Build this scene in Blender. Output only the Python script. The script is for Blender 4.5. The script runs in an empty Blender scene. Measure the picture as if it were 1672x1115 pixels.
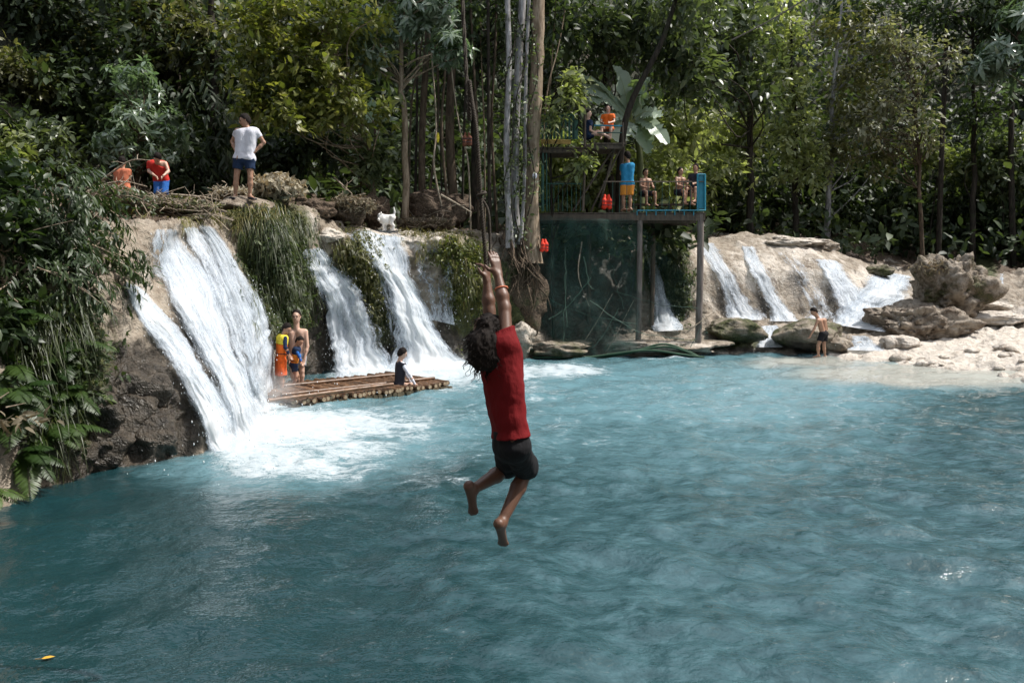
import bpy, math, random, time
import numpy as np
from mathutils import Vector, Matrix
from mathutils.bvhtree import BVHTree

random.seed(7)
RNG = np.random.default_rng(7)
T0 = time.time()
scene = bpy.context.scene
COL = scene.collection

# ------------------------------------------------------------------ camera
CAM_H = 2.30            # eye height above the pool
FPX = 1250.0            # focal length in photo pixels (1672 wide)
PITCH = math.atan(100.5 / FPX)
cam = bpy.data.cameras.new("camera")
cam.sensor_width = 36.0
cam.lens = 36.0 * FPX / 1672.0
cam.clip_start = 0.1
cam.clip_end = 2000
camo = bpy.data.objects.new("camera", cam)
COL.objects.link(camo)
camo.location = (0, 0, CAM_H)
camo.rotation_euler = (math.pi / 2 - PITCH, 0, 0)
scene.camera = camo

# ------------------------------------------------------------------ light
SUN_EL = math.radians(56)
SUN_AZ = math.radians(86)          # from +Y towards +X
SUN_DIR = Vector((math.sin(SUN_AZ) * math.cos(SUN_EL), math.cos(SUN_AZ) * math.cos(SUN_EL), math.sin(SUN_EL)))
world = bpy.data.worlds.new("World")
scene.world = world
world.use_nodes = True
wn = world.node_tree.nodes
sky = wn.new("ShaderNodeTexSky")
sky.sky_type = 'NISHITA'
sky.sun_disc = False
sky.sun_elevation = SUN_EL
sky.sun_rotation = SUN_AZ
sky.altitude = 100
sky.air_density = 1.0
sky.dust_density = 6.0
sky.ozone_density = 1.0
bg = wn["Background"]
bg.inputs["Strength"].default_value = 0.11
# broken bright cloud, spread evenly over the whole sky
wt = world.node_tree
tc = wn.new("ShaderNodeTexCoord"); cn = wn.new("ShaderNodeTexNoise"); cn.inputs["Scale"].default_value = 3.2; cn.inputs["Detail"].default_value = 6; cn.inputs["Roughness"].default_value = 0.6
cr = wn.new("ShaderNodeMapRange"); cr.interpolation_type = 'SMOOTHSTEP'; cr.inputs["From Min"].default_value = 0.45; cr.inputs["From Max"].default_value = 0.62
cm = wn.new("ShaderNodeMix"); cm.data_type = 'RGBA'; cm.inputs[7].default_value = (14.5, 16.0, 18.0, 1)
wt.links.new(tc.outputs["Generated"], cn.inputs["Vector"]); wt.links.new(cn.outputs["Fac"], cr.inputs["Value"]); wt.links.new(cr.outputs[0], cm.inputs[0])
wt.links.new(sky.outputs[0], cm.inputs[6]); wt.links.new(cm.outputs[2], bg.inputs[0])
sun = bpy.data.lights.new("sun", 'SUN')
sun.energy = 5.0
sun.angle = math.radians(0.53)
sun.color = (1.0, 0.965, 0.91)
suno = bpy.data.objects.new("sun", sun)
COL.objects.link(suno)
suno.rotation_euler = SUN_DIR.to_track_quat('Z', 'Y').to_euler()
suno.location = (20, 20, 40)

scene.view_settings.view_transform = 'Standard'
scene.view_settings.look = 'None'
scene.view_settings.gamma = 1.0
scene.view_settings.exposure = 0.22
scene.view_settings.use_curve_mapping = False
scene.render.engine = 'CYCLES'
cy = scene.cycles
cy.use_denoising = True
cy.max_bounces = 6
cy.diffuse_bounces = 3
cy.volume_bounces = 2
cy.glossy_bounces = 3
cy.transmission_bounces = 4
cy.transparent_max_bounces = 12
cy.caustics_reflective = False
cy.caustics_refractive = False
cy.sample_clamp_indirect = 6.0

# ------------------------------------------------------------------ pixel -> place
_cp, _sp = math.cos(PITCH), math.sin(PITCH)
def ray(px, py):
    """direction through a photo pixel, scaled so that its y component is 1"""
    cx = (np.asarray(px, float) - 836.0) / FPX
    cyy = (557.5 - np.asarray(py, float)) / FPX
    x = cx
    y = _cp + cyy * _sp
    z = -_sp + cyy * _cp
    return np.stack([x / y, np.ones_like(x), z / y], -1)
def P(px, py, Y):
    r = ray(px, py)
    return np.array([0, 0, CAM_H]) + r * np.asarray(Y, float)[..., None] if np.ndim(Y) else np.array([0, 0, CAM_H]) + r * Y
def G(px, py, z=0.0):
    r = ray(px, py)
    return P(px, py, (z - CAM_H) / r[..., 2])

# ------------------------------------------------------------------ noise
def _hash(ix, iy, iz, seed):
    with np.errstate(over='ignore'):
        h = (ix.astype(np.uint32) * np.uint32(374761393) + iy.astype(np.uint32) * np.uint32(668265263)
             + iz.astype(np.uint32) * np.uint32(2147483647) + np.uint32((seed * 1274126177) & 0xffffffff))
        h = (h ^ (h >> np.uint32(13))) * np.uint32(1274126177)
        h = (h ^ (h >> np.uint32(16))) * np.uint32(2246822519)
        h = h ^ (h >> np.uint32(13))
    return (h & np.uint32(0xffffff)).astype(np.float32) / np.float32(0x7fffff) - 1.0
def vnoise(p, seed=0):
    p = np.asarray(p, np.float32)
    i = np.floor(p).astype(np.int64)
    f = p - i
    u = f * f * f * (f * (f * 6 - 15) + 10)
    r = 0
    for dx in (0, 1):
        wx = u[..., 0] if dx else 1 - u[..., 0]
        for dy in (0, 1):
            wy = u[..., 1] if dy else 1 - u[..., 1]
            for dz in (0, 1):
                wz = u[..., 2] if dz else 1 - u[..., 2]
                r = r + wx * wy * wz * _hash(i[..., 0] + dx + 4096, i[..., 1] + dy + 4096, i[..., 2] + dz + 4096, seed)
    return r
def fbm(p, octaves=4, seed=0, gain=0.5, lac=2.03):
    p = np.asarray(p, np.float32)
    a, s, r = 1.0, 0.0, 0
    for o in range(octaves):
        r = r + a * vnoise(p, seed + o * 17)
        s += a
        a *= gain
        p = p * lac + 3.7
    return r / s
def sstep(a, b, x):
    t = np.clip((x - a) / (b - a), 0, 1)
    return t * t * (3 - 2 * t)

# ------------------------------------------------------------------ objects
def tag(o, label=None, cat=None, group=None, kind=None):
    if label: o["label"] = label
    if cat: o["category"] = cat
    if group: o["group"] = group
    if kind: o["kind"] = kind
    return o
def empty(name, loc, label=None, cat=None, group=None):
    o = bpy.data.objects.new(name, None)
    o.empty_display_size = 0.2
    COL.objects.link(o)
    o.location = Vector([float(c) for c in loc])
    return tag(o, label, cat, group)
def link(o, parent=None):
    COL.objects.link(o)
    if parent is not None:
        o.parent = parent
        o.matrix_parent_inverse = Matrix.Translation(-Vector(parent.location)) if parent.parent is None and parent.type == 'EMPTY' else Matrix.Identity(4)
    return o
def make_mesh(name, v, f, smooth=True, attrs=None):
    """v (n,3); f (m,3) or (m,4) or a list of such arrays; attrs name -> per-vertex floats"""
    me = bpy.data.meshes.new(name)
    v = np.ascontiguousarray(v, np.float32)
    fl = f if isinstance(f, list) else [f]
    fl = [np.asarray(a, np.int32) for a in fl if len(a)]
    me.vertices.add(len(v))
    me.vertices.foreach_set("co", v.ravel())
    nl = sum(a.size for a in fl)
    npoly = sum(len(a) for a in fl)
    me.loops.add(nl)
    me.loops.foreach_set("vertex_index", np.concatenate([a.ravel() for a in fl]))
    me.polygons.add(npoly)
    sizes = np.concatenate([np.full(len(a), a.shape[1], np.int32) for a in fl])
    starts = np.concatenate([[0], np.cumsum(sizes)[:-1]]).astype(np.int32)
    me.polygons.foreach_set("loop_start", starts)
    me.polygons.foreach_set("loop_total", sizes)
    me.polygons.foreach_set("use_smooth", np.full(npoly, smooth, bool))
    for k, a in (attrs or {}).items():
        at = me.attributes.new(k, 'FLOAT', 'POINT')
        at.data.foreach_set("value", np.ascontiguousarray(a, np.float32))
    me.update(calc_edges=True)
    return me
def obj(name, v, f, mat=None, parent=None, smooth=True, attrs=None):
    me = make_mesh(name, v, f, smooth, attrs)
    o = bpy.data.objects.new(name, me)
    if mat: me.materials.append(mat)
    return link(o, parent)
def copy_tree(o, parent=None):
    c = o.copy()
    COL.objects.link(c)
    if parent is not None: c.parent = parent
    for ch in list(o.children): copy_tree(ch, c)
    return c

class MB:
    """collects shapes into one mesh"""
    def __init__(s): s.v, s.f3, s.f4, s.n, s.a = [], [], [], 0, []
    def add(s, v, f, a=0.0):
        v = np.asarray(v, float); f = np.asarray(f, int)
        (s.f3 if f.shape[1] == 3 else s.f4).append(f + s.n)
        s.v.append(v); s.n += len(v)
        s.a.append(np.broadcast_to(np.asarray(a, float), (len(v),)))
    def box(s, c, size, R=None, bev=0.0, a=0.0):
        hx, hy, hz = [q / 2 for q in size]
        v = np.array([[x, y, z] for x in (-hx, hx) for y in (-hy, hy) for z in (-hz, hz)], float)
        f = np.array([[0, 1, 3, 2], [4, 6, 7, 5], [0, 4, 5, 1], [2, 3, 7, 6], [0, 2, 6, 4], [1, 5, 7, 3]])
        if R is not None: v = v @ np.asarray(R).T
        s.add(v + np.asarray(c), f, a)
    def tube(s, pts, rad, sides=6, cap=True, a=0.0, twist=0.0):
        pts = np.asarray(pts, float); n = len(pts)
        rad = np.broadcast_to(np.asarray(rad, float), (n,))
        t = np.gradient(pts, axis=0) if n > 2 else np.repeat((pts[1] - pts[0])[None], n, 0)
        t /= np.linalg.norm(t, axis=1)[:, None] + 1e-9
        ref = np.array([0, 0, 1.0]) if abs(t[0, 2]) < 0.9 else np.array([1.0, 0, 0])
        u = np.cross(t, ref); u /= np.linalg.norm(u, axis=1)[:, None] + 1e-9
        w = np.cross(t, u)
        an = np.arange(sides) / sides * 2 * math.pi
        ring = pts[:, None] + rad[:, None, None] * (np.cos(an)[None, :, None] * u[:, None] + np.sin(an)[None, :, None] * w[:, None])
        v = ring.reshape(-1, 3)
        i = np.arange(n - 1)[:, None] * sides; j = np.arange(sides)[None]; k = (j + 1) % sides
        f = np.stack([i + j, i + k, i + sides + k, i + sides + j], -1).reshape(-1, 4)
        s.add(v, f, a)
        if cap:
            for e in (0, n - 1):
                c = len(s.v[-1]) if False else None
                idx = np.arange(sides) + e * sides
                vv = np.vstack([v[idx], pts[e][None]])
                ff = np.array([[q, (q + 1) % sides, sides] if e else [(q + 1) % sides, q, sides] for q in range(sides)])
                s.add(vv, ff, a)
    def build(s, name, mat, parent=None, smooth=True):
        fl = []
        if s.f4: fl.append(np.concatenate(s.f4))
        if s.f3: fl.append(np.concatenate(s.f3))
        return obj(name, np.concatenate(s.v), fl, mat, parent, smooth, {"tint": np.concatenate(s.a)})

def curve_pts(keys, n):
    """smooth (Catmull-Rom) line through keys"""
    k = np.asarray(keys, float); m = len(k)
    if m == 2: return k[0] + (k[1] - k[0]) * np.linspace(0, 1, n)[:, None]
    t = np.linspace(0, m - 1 - 1e-6, n); i = t.astype(int); f = (t - i)[:, None]
    kk = np.vstack([2 * k[0] - k[1], k, 2 * k[-1] - k[-2]])
    a, b, c, d = kk[i], kk[i + 1], kk[i + 2], kk[i + 3]
    return 0.5 * (2 * b + (c - a) * f + (2 * a - 5 * b + 4 * c - d) * f ** 2 + (3 * b - a - 3 * c + d) * f ** 3)

# ------------------------------------------------------------------ materials
class NT:
    """small node-tree writer"""
    def __init__(s, name):
        s.m = bpy.data.materials.new(name); s.m.use_nodes = True
        s.t = s.m.node_tree; s.t.nodes.clear()
        s.out = s.n("ShaderNodeOutputMaterial")
    def n(s, typ, **kw):
        nd = s.t.nodes.new(typ)
        for k, v in kw.items():
            if k == "op": nd.operation = v
            elif k == "blend": nd.blend_type = v
            elif hasattr(nd, k): setattr(nd, k, v)
        return nd
    def set(s, nd, name, v):
        i = nd.inputs[name]
        if hasattr(v, "links") or hasattr(v, "is_linked"): s.t.links.new(v, i)
        elif isinstance(v, (tuple, list)) and len(v) == 3 and i.type == 'RGBA': i.default_value = (*v, 1)
        else: i.default_value = v
    def attr(s, name): return s.n("ShaderNodeAttribute", attribute_name=name).outputs["Fac"]
    def pos(s): return s.n("ShaderNodeNewGeometry").outputs["Position"]
    def objco(s): return s.n("ShaderNodeTexCoord").outputs["Object"]
    def noise(s, vec, scale, detail=4, rough=0.55, dist=0.0):
        nd = s.n("ShaderNodeTexNoise")
        if vec is not None: s.set(nd, "Vector", vec)
        s.set(nd, "Scale", scale); s.set(nd, "Detail", detail); s.set(nd, "Roughness", rough); s.set(nd, "Distortion", dist)
        return nd.outputs["Fac"]
    def vec(s, v, scale=(1, 1, 1)):
        nd = s.n("ShaderNodeMapping"); s.set(nd, "Vector", v); nd.inputs["Scale"].default_value = scale
        return nd.outputs[0]
    def math(s, op, a, b=0.5, clamp=False):
        nd = s.n("ShaderNodeMath", op=op); nd.use_clamp = clamp
        s.set(nd, 0, a)
        if b is not None: s.set(nd, 1, b)
        return nd.outputs[0]
    def ramp(s, fac, stops, interp='LINEAR'):
        nd = s.n("ShaderNodeValToRGB"); r = nd.color_ramp; r.interpolation = interp
        while len(r.elements) < len(stops): r.elements.new(0.5)
        for e, (p, c) in zip(r.elements, stops):
            e.position = p; e.color = (*c, 1) if len(c) == 3 else c
        s.set(nd, "Fac", fac)
        return nd.outputs[0]
    def range(s, v, a, b, c=0.0, d=1.0, smooth=True):
        nd = s.n("ShaderNodeMapRange"); nd.interpolation_type = 'SMOOTHSTEP' if smooth else 'LINEAR'
        s.set(nd, "Value", v)
        for k, q in zip(("From Min", "From Max", "To Min", "To Max"), (a, b, c, d)): s.set(nd, k, q)
        return nd.outputs[0]
    def mix(s, fac, a, b, blend='MIX'):
        nd = s.n("ShaderNodeMix"); nd.data_type = 'RGBA'; nd.blend_type = blend
        s.set(nd, 0, fac); s.set(nd, 6, a); s.set(nd, 7, b)
        return nd.outputs[2]
    def bump(s, h, strength=0.5, dist=0.05):
        nd = s.n("ShaderNodeBump"); s.set(nd, "Height", h); s.set(nd, "Strength", strength); s.set(nd, "Distance", dist)
        return nd.outputs[0]
    def bsdf(s, **kw):
        nd = s.n("ShaderNodeBsdfPrincipled")
        for k, v in kw.items(): s.set(nd, k.replace("_", " "), v)
        return nd.outputs[0]
    def mixsh(s, fac, a, b):
        nd = s.n("ShaderNodeMixShader"); s.set(nd, 0, fac); s.t.links.new(a, nd.inputs[1]); s.t.links.new(b, nd.inputs[2])
        return nd.outputs[0]
    def done(s, sh):
        s.t.links.new(sh, s.out.inputs["Surface"]); return s.m

def plain(name, col, rough=0.6, var=0.15, scale=12.0, bump=0.15, spec=0.5, metallic=0.0):
    """one base colour with mottling and fine relief"""
    w = NT(name); p = w.objco()
    nz = w.noise(p, scale, 5, 0.6)
    c = w.mix(w.math('MULTIPLY', nz, 1.0), tuple(q * (1 - var * 1.6) for q in col), tuple(min(1, q * (1 + var * 1.3)) for q in col))
    fine = w.noise(p, scale * 7, 3, 0.6)
    return w.done(w.bsdf(Base_Color=c, Roughness=rough, Specular_IOR_Level=spec, Metallic=metallic, Normal=w.bump(fine, bump, 0.01)))

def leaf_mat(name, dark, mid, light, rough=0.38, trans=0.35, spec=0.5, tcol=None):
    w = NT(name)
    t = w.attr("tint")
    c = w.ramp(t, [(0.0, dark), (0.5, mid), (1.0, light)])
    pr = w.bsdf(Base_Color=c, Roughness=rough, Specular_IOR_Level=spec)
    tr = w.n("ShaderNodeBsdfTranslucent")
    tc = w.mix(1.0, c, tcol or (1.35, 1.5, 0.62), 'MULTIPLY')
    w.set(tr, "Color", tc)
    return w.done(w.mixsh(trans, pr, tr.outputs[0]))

def bark_mat(name, a, b, scale=6.0):
    w = NT(name); p = w.pos()
    st = w.noise(w.vec(p, (1, 1, 0.22)), scale * 2.2, 6, 0.65)
    pt = w.noise(p, scale * 0.6, 4, 0.6)
    c = w.mix(w.range(st, 0.35, 0.65), a, b)
    c = w.mix(w.range(pt, 0.56, 0.7, 0, 0.65), c, (0.035, 0.045, 0.02))
    return w.done(w.bsdf(Base_Color=c, Roughness=0.85, Specular_IOR_Level=0.2, Normal=w.bump(st, 0.6, 0.02)))
# ================================================================== TERRAIN: one continuous bank, cliff, terrace and hillside round the pool
def col_px(*pts):                       # base, low, mid, high, top as (px, py, depth)
    p = [P(a, b, c) for a, b, c in pts]
    p[0][2] = min(p[0][2], 0.0)
    o = np.array([p[4][0], p[4][1]]); o /= np.linalg.norm(o)
    return p, o
def col_w(base, top, out, k=(0.2, 0.55, 0.85)):
    b, t = np.array(base, float), np.array(top, float)
    o = np.array(out, float); o /= np.linalg.norm(o)
    return [b] + [b + (t - b) * np.array([f * 0.8, f * 0.8, f]) for f in k] + [t], o
COLS = [
    col_w((0, 1.6, 0), (0, 0.6, 0.55), (0, -1)),
    col_w((-3.4, 1.5, 0), (-4.2, 0.4, 0.9), (-0.5, -1)),
    col_w((-5.0, 3.6, 0), (-6.6, 3.4, 2.4), (-1, -0.2)),
    col_w((-5.2, 6.0, 0), (-6.6, 6.3, 2.8), (-1, 0.0)),
    col_px((0, 835, 7.6), (5, 690, 7.9), (10, 540, 8.4), (40, 430, 9.2), (90, 372, 10.4)),
    col_px((70, 795, 8.5), (75, 680, 8.7), (85, 540, 9.1), (125, 430, 9.9), (170, 368, 11.2)),
    col_px((150, 772, 9.1), (150, 680, 9.15), (160, 560, 9.35), (190, 455, 10.2), (235, 372, 12.0)),
    col_px((240, 756, 9.6), (225, 660, 9.7), (208, 560, 9.9), (205, 465, 10.6), (248, 372, 12.3)),
    col_px((300, 745, 10.0), (275, 650, 10.2), (245, 545, 10.5), (216, 470, 11.0), (258, 370, 12.6)),
    col_px((352, 735, 10.4), (322, 640, 10.7), (275, 530, 11.1), (235, 468, 11.5), (266, 368, 13.0)),
    col_px((380, 722, 11.0), (350, 612, 11.3), (290, 515, 11.8), (245, 432, 12.3), (278, 366, 13.5)),
    col_px((400, 702, 12.0), (392, 585, 12.7), (340, 490, 13.1), (278, 410, 13.5), (295, 365, 14.2)),
    col_px((418, 668, 13.8), (420, 560, 14.3), (380, 470, 14.5), (322, 402, 14.7), (322, 363, 15.1)),
    col_px((432, 642, 15.7), (438, 545, 15.9), (408, 450, 15.8), (362, 393, 15.7), (352, 360, 16.0)),
    col_px((445, 630, 16.6), (450, 545, 16.7), (440, 470, 16.4), (412, 400, 16.1), (395, 338, 16.4)),
    col_px((475, 616, 18.0), (478, 545, 17.4), (470, 455, 16.7), (452, 375, 16.3), (440, 332, 16.9)),
    col_px((510, 612, 18.8), (505, 530, 18.8), (498, 455, 18.2), (492, 395, 17.7), (496, 350, 18.2)),
    col_px((560, 606, 19.6), (545, 525, 19.7), (538, 450, 19.2), (528, 396, 18.7), (530, 366, 19.3)),
    col_px((632, 602, 20.1), (618, 520, 19.9), (592, 430, 19.5), (568, 390, 19.4), (562, 373, 20.0)),
    col_px((690, 599, 20.4), (668, 520, 20.4), (642, 440, 20.3), (618, 388, 20.4), (612, 377, 21.0)),
    col_px((742, 594, 21.2), (738, 520, 21.2), (712, 440, 20.6), (692, 392, 20.6), (690, 383, 21.4)),
    col_px((788, 589, 21.9), (788, 525, 21.7), (768, 440, 20.9), (748, 395, 20.8), (745, 384, 21.5)),
    col_px((835, 585, 22.4), (850, 545, 22.2), (838, 470, 22.2), (835, 425, 22.3), (840, 392, 23.0)),
    col_px((900, 583, 22.8), (900, 560, 23.3), (900, 510, 25.0), (900, 440, 25.6), (905, 378, 26.2)),
    col_px((985, 582, 23.0), (990, 555, 23.8), (1000, 532, 25.6), (1010, 440, 26.6), (1000, 372, 27.0)),
    col_px((1065, 580, 23.2), (1075, 548, 24.4), (1080, 530, 25.7), (1062, 425, 26.5), (1048, 376, 27.2)),
    col_px((1120, 577, 23.6), (1128, 550, 24.5), (1128, 515, 25.7), (1110, 430, 25.9), (1098, 383, 27.0)),
    col_px((1180, 575, 23.9), (1188, 545, 25.0), (1192, 515, 26.0), (1172, 440, 26.6), (1150, 388, 28.5)),
    col_px((1250, 574, 24.2), (1250, 540, 25.2), (1258, 518, 26.2), (1240, 440, 26.9), (1230, 387, 29.0)),
    col_px((1325, 578, 23.8), (1320, 540, 25.3), (1330, 518, 26.3), (1328, 440, 27.0), (1325, 396, 29.0)),
    col_px((1395, 588, 22.2), (1398, 545, 24.8), (1400, 515, 26.3), (1386, 455, 27.2), (1395, 425, 29.0)),
    col_px((1450, 594, 21.2), (1445, 550, 24.0), (1440, 520, 26.0), (1440, 470, 27.6), (1445, 442, 29.2)),
    col_px((1520, 601, 20.2), (1500, 562, 23.0), (1530, 525, 26.0), (1530, 475, 28.0), (1540, 446, 30.0)),
    col_px((1610, 612, 18.8), (1600, 565, 22.0), (1610, 522, 25.8), (1620, 485, 27.5), (1620, 450, 29.2)),
    col_px((1720, 628, 17.0), (1700, 578, 20.4), (1705, 525, 25.0), (1705, 485, 27.0), (1705, 450, 29.0)),
    col_w((14.5, 13.0, 0), (17.5, 14.5, 1.6), (1, 0.3), (0.25, 0.5, 0.8)),
    col_w((13.5, 8.0, 0), (15.8, 8.0, 1.5), (1, 0)),
    col_w((10.0, 3.0, 0), (11.5, 1.5, 1.2), (0.7, -0.7)),
    col_w((4.0, 1.8, 0), (4.4, 0.6, 0.7), (0.2, -1)),
]
NC = len(COLS)
KEY = []
for pts, o in COLS:
    b, t = pts[0], pts[4]
    O = np.array([o[0], o[1], 0])
    und = [b + np.array([0, 0, -1.6]) - O * 0.8, b + np.array([0, 0, -0.35]) - O * 0.12]
    far = o[1] > -0.1
    hz = (0.1, 0.5, 3.0, 17.0, 34.0) if far else (0.1, 0.3, 1.0, 3.0, 6.0)
    ds = (2.2, 6.0, 12.0, 22.0, 60.0)
    bk = [t + O * d + np.array([0, 0, h]) for d, h in zip(ds, hz)]
    KEY.append(und + list(pts) + bk)
KEY = np.array(KEY)                                 # columns x 12 x 3
ROWN = [3, 5, 26, 30, 30, 28, 16, 10, 12, 14, 10]   # steps between the profile's key points
nc_steps = []
for i in range(NC):
    a, b = KEY[i], KEY[(i + 1) % NC]
    d = np.linalg.norm(a[4] - b[4])
    vis = 4 <= i < 34
    nc_steps.append(int(np.clip(d / (0.042 if i < 14 else 0.055), 8, 70)) if vis else int(np.clip(d / 0.35, 5, 16)))
cols = []
for i in range(NC):
    a, b, c, d = KEY[(i - 1) % NC], KEY[i], KEY[(i + 1) % NC], KEY[(i + 2) % NC]
    f = (np.arange(nc_steps[i]) / nc_steps[i])[:, None, None]
    cr = 0.5 * (2 * b + (c - a) * f + (2 * a - 5 * b + 4 * c - d) * f ** 2 + (3 * b - a - 3 * c + d) * f ** 3)
    lin = b + (c - b) * f
    cols.append(lin * 0.45 + cr * 0.55)
cols = np.concatenate(cols)                          # n x 12 x 3
rows = []
for r in range(11):
    a = cols[:, max(r - 1, 0)]; b = cols[:, r]; c = cols[:, r + 1]; d = cols[:, min(r + 2, 11)]
    f = (np.arange(ROWN[r]) / ROWN[r])[None, :, None]
    a, b, c, d = [q[:, None] for q in (a, b, c, d)]
    cr = 0.5 * (2 * b + (c - a) * f + (2 * a - 5 * b + 4 * c - d) * f ** 2 + (3 * b - a - 3 * c + d) * f ** 3)
    rows.append((b + (c - b) * f) * 0.5 + cr * 0.5)
rows.append(cols[:, 11:12])
TER = np.concatenate(rows, 1)                        # n x m x 3
tn, tm = TER.shape[:2]
def grid_normals(g, wrap=True):
    du = np.roll(g, -1, 0) - np.roll(g, 1, 0) if wrap else np.gradient(g, axis=0)
    dv = np.gradient(g, axis=1)
    n = np.cross(du, dv); n /= np.linalg.norm(n, axis=2)[..., None] + 1e-9
    return n
nrm = grid_normals(TER)
# outward = towards the pool / sky
if nrm[tn // 2, 40] @ (np.array([0, 0, 6.0]) - TER[tn // 2, 40]) < 0: nrm = -nrm
def project(p):
    x, y, z = p[..., 0], p[..., 1], p[..., 2] - CAM_H
    zc = y * _cp - z * _sp; yc = y * _sp + z * _cp
    zc = np.where(zc < 0.1, 0.1, zc)
    return 836 + FPX * x / zc, 557.5 - FPX * yc / zc
tpx, tpy = project(TER)
infr = TER[..., 1] > 3
def blobs(px, py, L):
    r = np.zeros(px.shape)
    for cx, cy_, rx, ry, w in L:
        r = np.maximum(r, w * np.exp(-(((px - cx) / rx) ** 2 + ((py - cy_) / ry) ** 2) ** 1.5))
    return r
# where the rock is worn smooth by water (domes) it keeps less relief
smooth_rock = blobs(tpx, tpy, [(1270, 450, 130, 60, 1), (1160, 430, 60, 70, .8), (330, 480, 90, 130, .7), (620, 400, 40, 50, .7), (1500, 575, 160, 30, .5)]) * infr
low = fbm(TER * 0.8, 4, 3) * 0.42
flute = fbm(TER * np.array([2.6, 2.6, 0.7]), 4, 11)
fine = fbm(TER * 6.0, 3, 23)
ridge = 1 - np.abs(fbm(TER * 2.2, 4, 31)) * 2.2
vrow = np.arange(tm)[None] / tm
backmask = np.clip((np.arange(tm) - 138) / 20.0, 0, 1)[None]
disp = low * 0.75 + flute * 0.20 * (1 - 0.8 * smooth_rock) + ridge * 0.14 * (1 - 0.85 * smooth_rock) + fine * 0.06 * (1 - 0.7 * smooth_rock)
leftrock = blobs(tpx, tpy, [(190, 660, 130, 110, 1.0)]) * infr
disp = disp * (1 - 0.55 * smooth_rock) + leftrock * (0.20 * np.round(fbm(TER * np.array([1.6, 1.6, 2.2]), 3, 61) * 4) / 4 + 0.10 * ridge)
camd = np.hypot(TER[..., 0], TER[..., 1])
disp = disp * np.clip((camd - 1.5) / 3, 0.1, 1) * 0.8
disp = disp + backmask * fbm(TER * 0.35, 3, 5) * 0.8
TER = TER + nrm * disp[..., None]
nrm2 = grid_normals(TER)
if (nrm2 * nrm).sum() < 0: nrm2 = -nrm2
tpx, tpy = project(TER)
moss = blobs(tpx, tpy, [(445, 400, 62, 80, 1.2), (470, 500, 35, 60, 1.0), (590, 430, 36, 50, 1.1), (625, 520, 25, 60, .8), (765, 470, 40, 80, 1.0), (735, 420, 26, 40, .7),
                        (1085, 420, 40, 60, 1.3), (1100, 480, 30, 50, .8), (840, 480, 50, 80, .7), (100, 600, 90, 160, .9), (345, 395, 14, 22, .9), (1200, 560, 50, 12, .6), (1590, 440, 40, 60, .9)]) * infr
pale = blobs(tpx, tpy, [(1270, 440, 170, 70, .47), (1160, 440, 60, 80, .45), (1520, 590, 220, 38, 1.6), (1640, 560, 120, 60, 1.3), (1430, 480, 60, 50, 1.0), (630, 390, 60, 22, 1.0), (700, 400, 26, 45, 1.0), (500, 375, 20, 28, .9),
                        (225, 480, 50, 70, .45), (320, 385, 60, 30, .5), (1090, 575, 140, 10, .5), (1345, 590, 90, 12, 1.0), (430, 330, 60, 16, .5)]) * infr
wet = blobs(tpx, tpy, [(345, 540, 75, 140, .8), (170, 680, 150, 115, 1.4), (260, 670, 45, 85, 1.2), (505, 540, 60, 95, 1.4), (650, 560, 60, 80, 1.0), (765, 555, 60, 55, 1.4), (950, 480, 90, 100, 1.3), (420, 560, 30, 80, 1.2), (300, 390, 20, 15, .4), (640, 470, 30, 60, .7),
                       (1220, 560, 60, 18, .9), (1320, 560, 60, 22, .8), (1190, 480, 22, 40, .8), (1300, 470, 26, 40, .55), (1245, 490, 16, 30, .6), (1360, 480, 16, 26, .6)]) * infr
soil = np.clip((np.arange(tm) - 122) / 10.0, 0, 1)[None] * np.ones((tn, 1)) * (1 - np.clip(pale, 0, 1))
f = []
ii = np.arange(tn)[:, None]; jj = np.arange(tm - 1)[None]
i2 = (ii + 1) % tn
quads = np.stack([ii * tm + jj, i2 * tm + jj, i2 * tm + jj + 1, ii * tm + jj + 1], -1).reshape(-1, 4)
w = NT("limestone")
p = w.pos()
n1 = w.noise(p, 1.3, 6, 0.6); n2 = w.noise(p, 5.5, 6, 0.62); n3 = w.noise(p, 22, 4, 0.6)
nv = w.noise(w.vec(p, (1, 1, 0.3)), 4.0, 6, 0.6)
rock = w.ramp(n2, [(0.25, (0.12, 0.085, 0.055)), (0.45, (0.25, 0.205, 0.155)), (0.62, (0.34, 0.29, 0.23)), (0.8, (0.45, 0.40, 0.34))])
palec = w.ramp(n2, [(0.22, (0.30, 0.21, 0.14)), (0.40, (0.50, 0.44, 0.37)), (0.6, (0.60, 0.54, 0.47)), (0.85, (0.74, 0.69, 0.61))])
wetc = w.ramp(n2, [(0.3, (0.018, 0.014, 0.010)), (0.5, (0.05, 0.04, 0.028)), (0.68, (0.085, 0.068, 0.05)), (0.85, (0.15, 0.125, 0.09))])
mossc = w.ramp(n3, [(0.25, (0.016, 0.02, 0.006)), (0.5, (0.05, 0.06, 0.015)), (0.75, (0.12, 0.11, 0.03))])
soilc = w.ramp(n3, [(0.25, (0.03, 0.02, 0.012)), (0.5, (0.085, 0.055, 0.033)), (0.75, (0.20, 0.14, 0.09))])
def edge(a, k=0.45): return w.range(w.math('ADD', w.attr(a), w.math('MULTIPLY', w.math('SUBTRACT', n1, 0.5), 1.5)), k - 0.16, k + 0.16)
c = w.mix(edge("soil", 0.5), rock, soilc)
c = w.mix(edge("hill", 0.5), c, w.ramp(n3, [(0.3, (0.016, 0.018, 0.009)), (0.7, (0.06, 0.06, 0.03))]))  # hillside soil painted darker for the wood's shade, besides leaf litter
c = w.mix(edge("pale"), c, palec)
c = w.mix(w.range(nv, 0.56, 0.68, 0, 0.75), c, (0.10, 0.07, 0.045))
c = w.mix(edge("wet"), c, wetc)
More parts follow.
